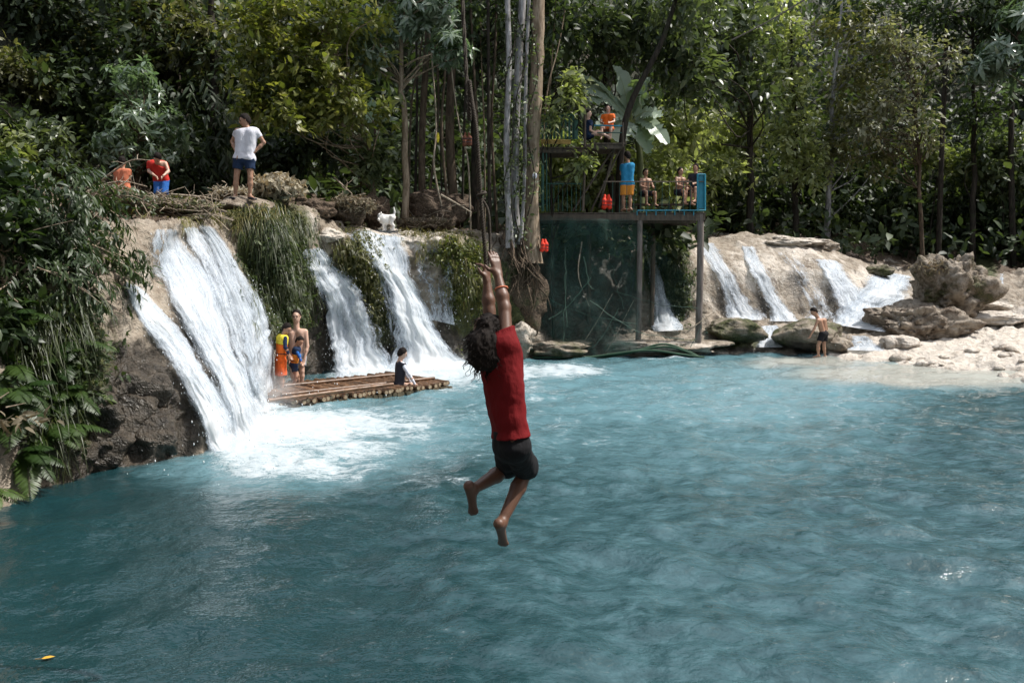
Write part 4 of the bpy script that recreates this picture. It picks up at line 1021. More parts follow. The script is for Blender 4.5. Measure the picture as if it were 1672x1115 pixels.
for i in range(18):
    a, b = rg.uniform(1390, 1690), rg.uniform(562, 612)
    h = hit_px(a, b)
    if h is None or h[1] > 26 or h[2] < -0.05: continue
    r = rg.uniform(.06, .22) * (1.4 if rg.random() < .2 else 1)
    boulder("%s %s" % (nm[i % 5], wh[i % 8]), h + np.array([0, 0, r * .2]), (r * rg.uniform(.9, 1.6), r * rg.uniform(.8, 1.2), r * rg.uniform(.5, .8)), 200 + i, pale=rg.choice([1.0, 1.0, .5, .1]), rough=.4, res=(16, 10), name="beach_stone", cat="stone", group="stones on the pale beach")
for k, (a, b, r, lab) in enumerate([(185, 640, .42, "upper left block"), (235, 655, .36, "block beside the left stream"), (205, 700, .40, "middle block"), (255, 715, .34, "low block at the waterline by the stream"), (165, 735, .40, "low block near the ferns"), (215, 745, .30, "small block at the waterline"), (275, 690, .26, "narrow block right at the falling water"), (150, 670, .34, "block half under the ferns")]):
    h = hit_px(a, b)
    if h is not None: boulder("dark wet rock, " + lab + " of the left cliff", h + np.array([-.10, .22, 0]), (r, r * .8, r * .9), 400 + k, wet=1.6, moss=.15, rough=.4, res=(52, 36), name="rock_block", group="blocks of the dark left cliff")
# left: rock slab under the standing man, mounds of roots and washed up brush
bpx("flat rock slab the man in white stands on", 398, 339, 16.75, 46, 15.5, .6, 21, soil=.4, rough=.22, res=(40, 24), name="rock_slab")
bpx("brown root and earth mound above the middle waterfall", 560, 350, 20.2, 34, 20, .6, 22, soil=1.2, rough=.45, name="earth_mound", cat="mound", freq=1.8)
bpx("reddish brown root mound left of the dog", 610, 345, 21.8, 30, 22, .6, 23, soil=1.2, rough=.45, name="earth_mound", cat="mound", freq=1.8)
bpx("dark earth bank under the slender trunks", 705, 345, 23.0, 60, 40, .8, 24, soil=1.5, rough=.45, name="earth_mound", cat="mound", freq=1.6)
bpx("brown earth mound between the dead leaf heap and the roots", 520, 345, 19.2, 30, 16, .5, 25, soil=1.0, rough=.45, name="earth_mound", cat="mound", freq=1.6)
bpx("pale rock lip between middle and tall waterfalls", 535, 385, 19.0, 30, 12, .5, 26, pale=1.1, rough=.3, name="rock_lip")
bpx("tan rocks at the foot of the root covered bank", 845, 555, 22.2, 32, 26, .6, 27, pale=.3, rough=.45, freq=1.6)
bpx("dark mossy rock under the net beside the swinging person", 905, 568, 22.9, 60, 16, .7, 28, moss=.5, wet=.5, rough=.45, freq=1.8)
bpx("tan rock shelf at the foot of the platform posts", 1080, 566, 23.2, 90, 11, .7, 29, pale=.4, rough=.35, freq=2.0)
bpx("lit tan rock seen under the platform floor", 1000, 372, 27.6, 36, 12, .8, 30, pale=.5, rough=.35)

# heap of dead leaves and twigs on the lip
def litter(name, label, cx, cy_, d, rx, ry, rd, n, L, tint, cat="leaves", mat="dry", twigs=60):
    rg = np.random.default_rng(int(cx + cy_))
    s = d / FPX; c = P(cx, cy_, d)
    root = empty(name, c - np.array([0, 0, ry * s]), label, cat)
    v, q = ball(26, 14)
    p = v * (1 + .25 * fbm(v * 2 + cx, 3, 3))[:, None] * np.array([rx * s, rd, ry * s]) * .86 + c
    k = len(p)
    obj("heap_core", p, q, M_ROCK, root, True, {"pale": np.zeros(k), "wet": np.zeros(k), "moss": np.zeros(k), "soil": np.full(k, 1.5), "hill": np.zeros(k)})
    a = norm(rg.normal(0, 1, (n, 3)) * np.array([1, 1, .8]) + np.array([0, -.3, .2]))
    pos = c + a * (1 + .25 * fbm(a * 2 + cx, 3, 3))[:, None] * np.array([rx * s, rd, ry * s]) * rg.uniform(.84, 1.12, n)[:, None]
    v, f = leaf_geo(pos, rg.normal(0, 1, (n, 3)), a + rg.normal(0, .5, (n, 3)), rg.uniform(.5, 1.4, n) * L, .4, .15, .3)
    obj("dead_leaves", v, f, LM[mat], root, True, {"tint": np.repeat(np.clip(rg.normal(tint, .2, n), 0, 1), 7)})["kind"] = "stuff"
    mb = MB()
    for i in range(twigs):
        b = rg.integers(0, n); e = pos[b] + rg.normal(0, .22, 3) * np.array([1, .5, .6])
        mb.tube(curve_pts([pos[b], (pos[b] + e) / 2 + rg.normal(0, .04, 3), e], 5), rg.uniform(.004, .010), 4, False)
    mb.build("twigs", BARK["twig"], root)["kind"] = "stuff"
    return root
litter("leaf_heap", "heap of bleached dead leaves right of the man in white", 452, 308, 17.6, 38, 18, .55, 900, .15, .95, twigs=26)
litter("leaf_heap", "low spread of bleached leaves at the standing man's feet", 385, 318, 17.2, 34, 7, .5, 500, .12, .95, twigs=20)
litter("leaf_heap", "brown leaf and root litter above the middle waterfall", 575, 335, 20.0, 36, 14, .5, 700, .10, .35)
litter("leaf_heap", "dark litter on the bank behind the tall waterfall", 690, 365, 21.9, 46, 10, .5, 600, .10, .2)
litter("leaf_heap", "dry grass and leaf litter on top of the large boulder", 1535, 438, 25.0, 40, 12, .6, 700, .13, .5)
litter("brush_pile", "tangle of brush on the rock lip in front of the two people at left", 270, 338, 15.2, 80, 14, .7, 900, .08, .35, "brush", "olive", 240)
litter("brush_pile", "green brush right below the overhanging bush's top", 190, 330, 13.5, 55, 22, .7, 800, .09, .3, "brush", "mid", 160)
# driftwood branches on the left lip
BR = [([(160, 300), (185, 280), (215, 262), (245, 262)], 15.4, .02, "pale curved branch arching left of the person in orange"), ([(150, 310), (175, 300), (205, 297), (240, 305)], 15.2, .022, "pale branch lying in front of the person in orange"), ([(170, 345), (210, 335), (250, 322), (300, 306)], 14.9, .02, "pale branch slanting up towards the blue trousers"),
      ([(200, 338), (260, 340), (330, 345)], 14.6, .02, "long branch lying flat on the left lip"), ([(280, 318), (330, 322), (370, 330)], 15.6, .03, "thick root branch along the lip by the standing man"), ([(240, 345), (290, 352), (340, 350), (380, 360)], 14.9, .022, "root branch at the top of the left cascade"),
      ([(545, 290), (560, 303), (575, 317)], 20.3, .03, "short tan stick leaning on the brown mound"), ([(720, 318), (745, 332), (770, 347)], 20.9, .03, "pale stick propped between the slender trunks"), ([(60, 205), (100, 210), (140, 214)], 22.0, .05, "dark fallen pole at the far left")]
for k, (pp, d, r, lab) in enumerate(BR):
    pts = curve_pts([P(a, b, d) for a, b in pp], 14); mb = MB(); mb.tube(pts, np.linspace(r, r * .5, 14), 6)
    root = empty("driftwood_branch", pts[0], lab, "branch", "branches on the lip"); mb.build("branch", BARK["twig"], root)
    rgb = np.random.default_rng(k); m2 = MB()
    for _ in range(4):
        i = rgb.integers(3, 12); e = pts[i] + rgb.normal(0, .16, 3) + np.array([0, 0, .1]); m2.tube(np.array([pts[i], (pts[i] + e) / 2 + rgb.normal(0, .03, 3), e]), [r * .4, r * .3, r * .15], 5)
    m2.build("side_twig", BARK["twig"], root)

# ================================================================== THE PALE TRUNKS AND ROOTS BY THE ROPE SWING
def trunk_tree(name, label, keys, d, w0, w1, bark, crown, seed):
    rg = np.random.default_rng(seed); s = d / FPX
    pts = curve_pts([P(a, b, d) for a, b in keys], 30)
    root = empty(name, pts[0], label, "tree", "trunks beside the platform")
    mb = MB(); rad = np.linspace(w0, w1, 30) * s / 2; rad[:3] *= np.array([1.7, 1.3, 1.1])
    rad = rad * (1 + rg.normal(0, .05, 30))
    mb.tube(pts, rad, 12); mb.build("trunk", BARK[bark], root)
    mr = MB()
    for i in range(7):                     # buttress roots creeping down the bank
        a = rg.uniform(0, 6.28); e = pts[0] + np.array([math.cos(a) * .4, -.25 + .4 * math.sin(a), -rg.uniform(.2, .8)])
        mr.tube(curve_pts([pts[1], pts[0] + (e - pts[0]) * .4 + rg.normal(0, .08, 3), e], 9), np.linspace(w0 * s * .22, .012, 9), 6)
    mr.build("root", BARK["brown"], root)
    c0 = pts[-1]
    cen, out = crown_points([(c0, (1.9, 1.4, 1.3), crown)], rg)
    v, f, t = clusters(cen, out, "spray", .22, 12, rg); obj("crown", v, f, LM["mid"], root, True, {"tint": t})
    return root
trunk_tree("pale_trunk_tree", "leftmost of the three pale straight trunks by the platform", [(833, 405), (827, 250), (831, 100), (828, -60), (836, -330)], 21.6, 10, 8, "pale", 70, 1)
trunk_tree("pale_trunk_tree", "middle and thickest of the three pale trunks by the platform", [(843, 400), (841, 250), (847, 100), (855, -60), (850, -330)], 21.9, 13, 11, "pale", 70, 2)
trunk_tree("pale_trunk_tree", "thin white rightmost of the three pale trunks", [(850, 395), (856, 300), (859, 120), (866, -60), (872, -330)], 21.7, 6, 5, "pale", 40, 3)
trunk_tree("mottled_tree", "thick mottled brown tree trunk carrying the platform", [(868, 430), (870, 250), (877, 100), (880, -60), (878, -330)], 22.1, 23, 18, "tan", 110, 4)
for k, (q0, q1, lab) in enumerate([((828, 395), (834, 20), "left"), ((846, 390), (852, 30), "middle"), ((862, 420), (874, 10), "thick mottled")]):
    t_ = np.linspace(0, 1, 60); pc = P(q0[0], q0[1], 21.62) + (P(q1[0], q1[1], 21.62) - P(q0[0], q0[1], 21.62)) * t_[:, None]
    pc = pc + np.stack([np.cos(t_ * 14 + k) * .13, np.sin(t_ * 14 + k) * .13, np.zeros(60)], 1); root = empty("climbing_vine", pc[0], "thin dark vine twisting up the " + lab + " trunk by the platform", "vine", "vines on the trunks")
    mb = MB(); mb.tube(pc, .016, 5); mb.build("stem", BARK["dark"], root)
    rv = np.random.default_rng(k + 70); cv = pc[rv.integers(2, 60, 46)] + rv.normal(0, .05, (46, 3)); v, f, t = clusters(cv, rv.normal(0, 1, (46, 3)) + [0, -.6, 0], "spray", .12, 6, rv); obj("leaves", v, f, LM["mid"], root, True, {"tint": t})
rg = np.random.default_rng(15)
for k, (a, b, r, bark) in enumerate([((726, 360), (712, 190), .035, "twig"), ((735, 370), (728, 60), .05, "brown"), ((768, 350), (748, 195), .03, "twig"), ((800, 400), (797, 20), .07, "dark"), ((782, 370), (770, 40), .05, "brown"), ((812, 380), (810, 30), .05, "brown"), ((668, 300), (690, 60), .04, "brown"), ((755, 345), (765, 40), .045, "dark"), ((700, 330), (715, 40), .05, "brown"),
                                 ((722, 345), (738, 30), .03, "dark"), ((792, 380), (785, 60), .03, "tan"), ((886, 240), (915, 60), .03, "tan"), ((890, 250), (905, 40), .025, "brown"), ((678, 320), (680, 40), .05, "dark")]):
    where = ["with a pale bent foot", "third from the left", "leaning left, pale", "darkest, beside the pale trunks", "right behind the rope", "just left of the pale trunks", "slanting right at the left of the group", "dark, in the middle of the group", "beside the tan trunk", "thin and dark", "tan, behind the rope", "leaning right above the upper platform", "second leaning one above the upper platform", "dark, left of the yellow float"][k]
    d = 22.3 + .12 * k
    p0, p1 = P(*a, d), P(*b, d); pts = curve_pts([p0 - np.array([0, 0, .5]), p0, (p0 + p1) / 2 + rg.normal(0, .12, 3), p1, p1 + (p1 - p0) * 1.15], 18)
    root = empty("sapling", p0, "slender sapling behind the rope, " + where, "sapling", "thicket of stems behind the rope")
    mb = MB(); mb.tube(pts, np.linspace(r, r * .6, 18), 7); mb.build("trunk", BARK[bark], root)
    cen, out = crown_points([(pts[-1], (1.1, .8, .9), 22)], rg); v, f, t = clusters(cen, out, "spray", .2, 10, rg); obj("crown", v, f, LM["dark"], root, True, {"tint": t})
# mass of hanging roots below the trunks
mb = MB(); rg = np.random.default_rng(16)
for i in range(64):
    a = rg.uniform(798, 884); b = rg.uniform(385, 470); d = rg.uniform(21.6, 22.2)
    p0 = P(a, b, d); L = rg.uniform(.3, 1.5)
    p1 = p0 + np.array([rg.normal(0, .45), rg.normal(-.1, .15), -L])
    mb.tube(curve_pts([p0, (p0 + p1) / 2 + rg.normal(0, .12, 3), p1], 8), np.linspace(rg.uniform(.008, .035), .005, 8), 5, False)
root = empty("root_mass", P(845, 560, 22), "tangled brown roots hanging down the bank under the pale trunks", "roots")
mb.build("roots", BARK["brown"], root)
bpx("dark earth bank behind the hanging roots", 842, 470, 22.7, 48, 90, .7, 31, soil=1.5, moss=.3, rough=.3, res=(46, 40), name="earth_bank", cat="bank", freq=2)
print("rocks t=%.1f" % (time.time() - T0))

# ================================================================== SPRAY MIST at the feet of the falls
def mist(label, px, py, r, dens, seed):
    c = G(px, py, 0.0) if py > 560 else P(px, py, 24.5)
    v, q = ball(28, 18); v = v * np.array(r); v[:, 2] = np.maximum(v[:, 2], -.05)
    w = NT("mist_%d" % seed)
    oc = w.n("ShaderNodeTexCoord").outputs["Object"]
    mp = w.vec(oc, tuple(1.0 / q_ for q_ in r)); ln = w.n("ShaderNodeVectorMath", op='LENGTH'); w.set(ln, 0, mp)
    fall = w.range(ln.outputs["Value"], 0.0, 1.0, 1.0, 0.0); nz = w.range(w.noise(oc, 2.2, 3, .6), .35, .7)
    vol = w.n("ShaderNodeVolumePrincipled"); w.set(vol, "Color", (1.0, 1.0, 1.0)); w.set(vol, "Density", w.math('MULTIPLY', w.math('MULTIPLY', fall, nz), dens)); w.set(vol, "Anisotropy", .0)
    w.t.links.new(vol.outputs[0], w.out.inputs["Volume"])
    o = obj("mist", v, q, w.m); o.location = Vector(c.tolist()); tag(o, label, "mist", "mist at the falls", "stuff")
mist("drifting spray at the foot of the left cascade", 415, 712, (1.15, 1.3, .85), 1.3, 1)
mist("drifting spray between the left cascade and the raft", 448, 655, (.75, 1.0, .8), 1.1, 2)
mist("drifting spray at the foot of the tall waterfall", 705, 606, (1.3, .8, .8), 2.0, 3)
mist("drifting spray at the foot of the middle waterfall", 595, 614, (.9, .6, .6), 1.6, 4)
# ================================================================== FIGURES: one smooth skin per body, grown from limbs that taper
def surface_nets(g, h, org):
    """zero surface of the grid g (negative inside)"""
    s = g < 0
    nx_, ny_, nz_ = g.shape
    acc = np.zeros((nx_ - 1, ny_ - 1, nz_ - 1, 3), np.float32); cnt = np.zeros((nx_ - 1, ny_ - 1, nz_ - 1), np.float32)
    for ax in range(3):
        sl0 = [slice(None)] * 3; sl1 = [slice(None)] * 3; sl0[ax] = slice(0, -1); sl1[ax] = slice(1, None)
        a, b = g[tuple(sl0)], g[tuple(sl1)]
        x = s[tuple(sl0)] != s[tuple(sl1)]
        i = np.argwhere(x)
        if not len(i): continue
        av, bv = a[x], b[x]; t = av / (av - bv + 1e-12)
        p = i.astype(np.float32); p[:, ax] += t
        o = [q for q in range(3) if q != ax]
        for d0 in (0, 1):
            for d1 in (0, 1):
                c = i.copy(); c[:, o[0]] -= d0; c[:, o[1]] -= d1
                ok = (c >= 0).all(1) & (c[:, 0] < nx_ - 1) & (c[:, 1] < ny_ - 1) & (c[:, 2] < nz_ - 1)
                cc = c[ok]
                np.add.at(acc, (cc[:, 0], cc[:, 1], cc[:, 2]), p[ok]); np.add.at(cnt, (cc[:, 0], cc[:, 1], cc[:, 2]), 1)
    act = cnt > 0
    idx = np.full(cnt.shape, -1, np.int64); idx[act] = np.arange(act.sum())
    v = acc[act] / cnt[act][:, None] * h + org
    F = []
    for ax in range(3):
        sl0 = [slice(None)] * 3; sl1 = [slice(None)] * 3; sl0[ax] = slice(0, -1); sl1[ax] = slice(1, None)
        x = s[tuple(sl0)] != s[tuple(sl1)]
        i = np.argwhere(x); o = [q for q in range(3) if q != ax]
        ok = (i[:, o[0]] > 0) & (i[:, o[1]] > 0) & (i[:, o[0]] < g.shape[o[0]] - 1) & (i[:, o[1]] < g.shape[o[1]] - 1)
        i = i[ok]
        if not len(i): continue
        def at(d0, d1):
            c = i.copy(); c[:, o[0]] -= d0; c[:, o[1]] -= d1
            return idx[c[:, 0], c[:, 1], c[:, 2]]
        q = np.stack([at(1, 1), at(0, 1), at(0, 0), at(1, 0)], 1)
        flip = s[i[:, 0], i[:, 1], i[:, 2]]
        if ax == 1: flip = ~flip
        q[~flip] = q[~flip][:, ::-1]
        F.append(q)
    return v, np.concatenate(F)
def cap(a, b, r0, r1=None, k=.02, flat=False): return ("c", np.array(a, float), np.array(b, float), r0, r0 if r1 is None else r1, k, flat)
def ell(c, R, r, k=.02): return ("e", np.array(c, float), np.array(R, float), np.array(r, float), None, k, False)
def sdf_mesh(prims, h, cuts=(), relief=0.0, rfreq=9.0, seed=0):
    lo, hi = [], []
    for t, a, b, r0, r1, k, fl in prims:
        m = (max(r0, r1) if t == "c" else max(r0)) + k
        pts = np.stack([a, b]) if t == "c" else np.stack([a, a])
        lo.append(pts.min(0) - m); hi.append(pts.max(0) + m)
    org = np.min(lo, 0) - 3 * h; n = np.ceil((np.max(hi, 0) + 3 * h - org) / h).astype(int) + 1
    g = np.full(n, 1.0, np.float32)
    for (t, a, b, r0, r1, k, fl), l, u in zip(prims, lo, hi):
        i0 = np.maximum(((l - 4 * h - org) / h).astype(int), 0); i1 = np.minimum(((u + 4 * h - org) / h).astype(int) + 1, n)
        ax = [org[q] + h * np.arange(i0[q], i1[q]) for q in range(3)]
        p = np.stack(np.meshgrid(*ax, indexing='ij'), -1)
        if t == "c":
            d = b - a; L2 = max(d @ d, 1e-12)
            tt = np.clip(((p - a) @ d) / L2, 0, 1)
            q = np.linalg.norm(p - a - tt[..., None] * d, axis=-1) - (r0 + (r1 - r0) * tt)
            if fl: q = np.maximum(q, ((p - b) @ d) / math.sqrt(L2))
        else:
            q = (np.linalg.norm(((p - a) @ b) / r0, axis=-1) - 1) * min(r0)
        s_ = tuple(slice(i0[z], i1[z]) for z in range(3))
        w_ = g[s_]; hh = np.maximum(k - np.abs(w_ - q), 0) / k
        g[s_] = np.minimum(w_, q) - hh * hh * k * 0.25
    if len(cuts) or relief:
        ax = [org[q] + h * np.arange(n[q]) for q in range(3)]
        p = np.stack(np.meshgrid(*ax, indexing='ij'), -1)
        if relief:
            band = np.abs(g) < relief * 3 + 2 * h
            g[band] += relief * fbm(p[band] * rfreq + seed, 3, seed)
        for c, nn in cuts:
            nn = np.array(nn, float); nn /= np.linalg.norm(nn)
            g = np.maximum(g, (p - np.array(c)) @ nn)
    v, f = surface_nets(g.astype(np.float32), h, org)
    return v, f
def unit(v): v = np.array(v, float); return v / (np.linalg.norm(v) + 1e-9)
def skin_mat(name, col):
    w = NT(name); p = w.objco()
    n = w.noise(p, 14, 4, .6); c = w.mix(n, tuple(q * .8 for q in col), tuple(min(1, q * 1.15) for q in col))
    return w.done(w.bsdf(Base_Color=c, Roughness=.48, Subsurface_Weight=.08, Subsurface_Radius=(.02, .008, .004), Normal=w.bump(w.noise(p, 90, 3), .08, .004)))
def cloth_mat(name, col, rough=.85):
    w = NT(name); p = w.objco()
    n = w.noise(p, 10, 4, .6); c = w.mix(n, tuple(q * .72 for q in col), tuple(min(1, q * 1.18) for q in col))
    fold = w.noise(w.vec(p, (1, 1, .5)), 16, 4, .55)
    return w.done(w.bsdf(Base_Color=c, Roughness=rough, Specular_IOR_Level=.2, Normal=w.bump(fold, .5, .03)))
SK = {"dark": skin_mat("skin_dark", (.125, .060, .036)), "tan": skin_mat("skin_tan", (.36, .20, .13)), "light": skin_mat("skin_light", (.56, .36, .27))}
CL = {"red": cloth_mat("cloth_red", (.155, .006, .008)), "black": cloth_mat("cloth_black", (.012, .012, .014)), "navy": cloth_mat("cloth_navy", (.015, .03, .07)), "white": cloth_mat("cloth_white", (.66, .66, .72)), "orange": cloth_mat("cloth_orange", (.75, .12, .02)),
      "yellow": cloth_mat("cloth_yellow", (.75, .60, .06)), "salmon": cloth_mat("cloth_salmon", (.62, .20, .11)), "redshirt": cloth_mat("cloth_scarlet", (.55, .04, .03)), "blue": cloth_mat("cloth_blue", (.03, .13, .42)), "skyblue": cloth_mat("cloth_sky_blue", (.03, .22, .40)),
      "amber": cloth_mat("cloth_amber", (.70, .26, .04)), "grey": cloth_mat("cloth_grey", (.42, .43, .46)), "brown": cloth_mat("cloth_brown", (.20, .08, .05)), "darkgrey": cloth_mat("cloth_dark_grey", (.03, .03, .04)), "vest": cloth_mat("life_vest_orange", (.85, .16, .02), .6), "vestred": cloth_mat("life_vest_red", (.80, .06, .03), .6)}
w = NT("hair_black"); p_ = w.objco()
M_HAIR = w.done(w.bsdf(Base_Color=w.mix(w.noise(p_, 40, 4), (.006, .005, .005), (.022, .016, .013)), Roughness=.75, Specular_IOR_Level=.12, Normal=w.bump(w.noise(w.vec(p_, (1, 1, .3)), 70, 4), .6, .01)))
w = NT("hair_brown"); p_ = w.objco()
M_HAIRB = w.done(w.bsdf(Base_Color=w.mix(w.noise(p_, 40, 4), (.03, .016, .009), (.10, .05, .03)), Roughness=.45, Normal=w.bump(w.noise(p_, 70, 4), .5, .01)))
M_EYE = plain("eye_dark", (.02, .014, .012), .2, 0, 10, 0)
M_LIP = plain("lip", (.32, .12, .10), .4, .05, 10, 0)

def hand_prims(wr, tip, thumb, palm_n, s, curl=.35, fr=.0095, k=.006, spread=.16):
    """palm, four unequal fingers with a knuckle bend and a thumb off the palm's side"""
    d = unit(np.array(tip) - wr); t = np.array(thumb, float) - wr
    side = unit(t - d * (t @ d)); n = unit(palm_n - d * (np.array(palm_n) @ d)); n = unit(n - side * (n @ side))
    L = .085 * s; pr = []
    for o in (-.024, -.008, .008, .024):
        pr.append(cap(wr + side * o * s * .7, wr + d * L + side * o * s, .015 * s, .0125 * s, .012))
    ln = (.062, .072, .078, .070)
    for i, o in enumerate((-.027, -.0095, .0085, .027)):
        b0 = wr + d * L + side * o * s; dd = unit(d + side * o * spread * 40 * .1)
        b1 = b0 + unit(dd + n * curl) * ln[i] * s * .5; b2 = b1 + unit(dd + n * curl * 2.6) * ln[i] * s * .55
        pr += [cap(b0, b1, fr * s, fr * s * .95, k), cap(b1, b2, fr * s * .93, fr * s * .72, k)]
    t0 = wr + d * L * .28 + side * .022 * s; t1 = t0 + unit(side * .9 + d * .55 + n * .25) * .038 * s; t2 = t1 + unit(side * .45 + d * .9 + n * .3) * .034 * s
    pr += [cap(t0, t1, .0135 * s, .0115 * s, .012), cap(t1, t2, .0112 * s, .0085 * s, k)]
    return pr
def body_prims(J, s, b, fdir, fine, hands, toes=False, hs=None):
    shC = (J["shL"] + J["shR"]) / 2; hpC = (J["hipL"] + J["hipR"]) / 2
    up = unit(shC - hpC); hu = unit(J["head"] - J["neck"])
    T = []
    for q in ("L", "R"):
        a = shC + (J["sh" + q] - shC) * .52 - up * .05 * s; c = hpC + (J["hip" + q] - hpC) * .62 + up * .03 * s
        T.append(cap(a, c, .098 * s * b, .092 * s * b, .05 * s))
    T.append(cap(J["shL"] + (shC - J["shL"]) * .15, J["shR"] + (shC - J["shR"]) * .15, .052 * s, .052 * s, .05 * s))
    T.append(cap(J["hipL"], J["hipR"], .092 * s * b, .092 * s * b, .05 * s))
    limbs = []
    for q in ("L", "R"):
        sh, el, wr, hp, kn, an, to = [J[z + q] for z in ("sh", "el", "wr", "hip", "kn", "an", "toe")]
        limbs += [cap(sh, el, .050 * s * (b * .5 + .5), .037 * s, .03 * s), cap(el, el + (wr - el) * .35, .037 * s, .039 * s, .02 * s), cap(el + (wr - el) * .35, wr, .039 * s, .024 * s, .02 * s)]
        g_ = .88 if toes else 1.0
        limbs += [cap(hp, kn, .083 * s * g_ * (b * .5 + .5), .054 * s * g_, .04 * s), cap(kn, kn + (an - kn) * .35, .052 * s * g_, .056 * s * g_, .02 * s), cap(kn + (an - kn) * .35, an, .056 * s * g_, .031 * s, .02 * s)]
        ft = unit(to - an); heel = an - unit(to - an) * .042 * s + unit(an - kn) * .036 * s
        L = np.linalg.norm(to - an)
        sd = unit(np.cross(ft, unit(an - kn)))
        limbs += [cap(an, heel, .033 * s, .030 * s, .02 * s), cap(heel, to, .030 * s, .018 * s, .02 * s), cap(an, to + sd * .016 * s, .032 * s, .016 * s, .02 * s), cap(heel, to - sd * .018 * s, .026 * s, .015 * s, .015 * s)]
        if toes:
            for i, o in enumerate((-.032, -.017, -.002, .014, .031)):
                e = to + sd * o * s + ft * (.030 - .024 * abs(i - 3) / 3 - (.012 if i == 0 else 0)) * s
                limbs.append(cap(to + sd * o * .8 * s - ft * .02 * s, e, .011 * s, (.0085 + .001 * i) * s, .006))
        if hands and ("ha" + q) in J:
            tip, thumb, pn, curl = J["ha" + q]
            limbs += hand_prims(wr, np.array(tip), np.array(thumb), np.array(pn, float), s, curl, .0095 if fine else .0125, .005 if fine else .008)
        else:
            d = unit(wr - el); side = unit(np.cross(d, fdir) + 1e-3); limbs += hand_prims(wr, wr + d * .1, wr + side * .05 + d * .03, unit(fdir + 1e-3), s, .35, .0095 if fine else .0125, .008)
    f = unit(fdir - hu * (np.array(fdir) @ hu)); r = unit(np.cross(f, hu)); R = np.stack([r, f, hu], 1)
    hs = hs or s
    c = J["head"]
    H = [cap(J["neck"] - hu * .05 * s, c - hu * .03 * hs, .055 * hs, .050 * hs, .03 * hs), ell(c + hu * .012 * hs, R, (.074 * hs, .094 * hs, .105 * hs), .02 * hs), ell(c + f * .030 * hs - hu * .055 * hs, R, (.054 * hs, .060 * hs, .062 * hs), .03 * hs),
         cap(c + f * .088 * hs + hu * .012 * hs, c + f * .107 * hs - hu * .022 * hs, .010 * hs, .014 * hs, .012 * hs), cap(c + f * .083 * hs + r * .03 * hs + hu * .022 * hs, c + f * .083 * hs - r * .03 * hs + hu * .022 * hs, .013 * hs, .013 * hs, .012 * hs),
         cap(c + f * .080 * hs - hu * .052 * hs - r * .018 * hs, c + f * .080 * hs - hu * .052 * hs + r * .018 * hs, .011 * hs, .011 * hs, .01 * hs)]
    for q in (-1, 1): H.append(cap(c + r * q * .076 * hs + hu * .018 * hs, c + r * q * .078 * hs - hu * .02 * hs - f * .005 * hs, .013 * hs, .010 * hs, .008 * hs))
    return T, limbs, H, (f, r, hu, R)
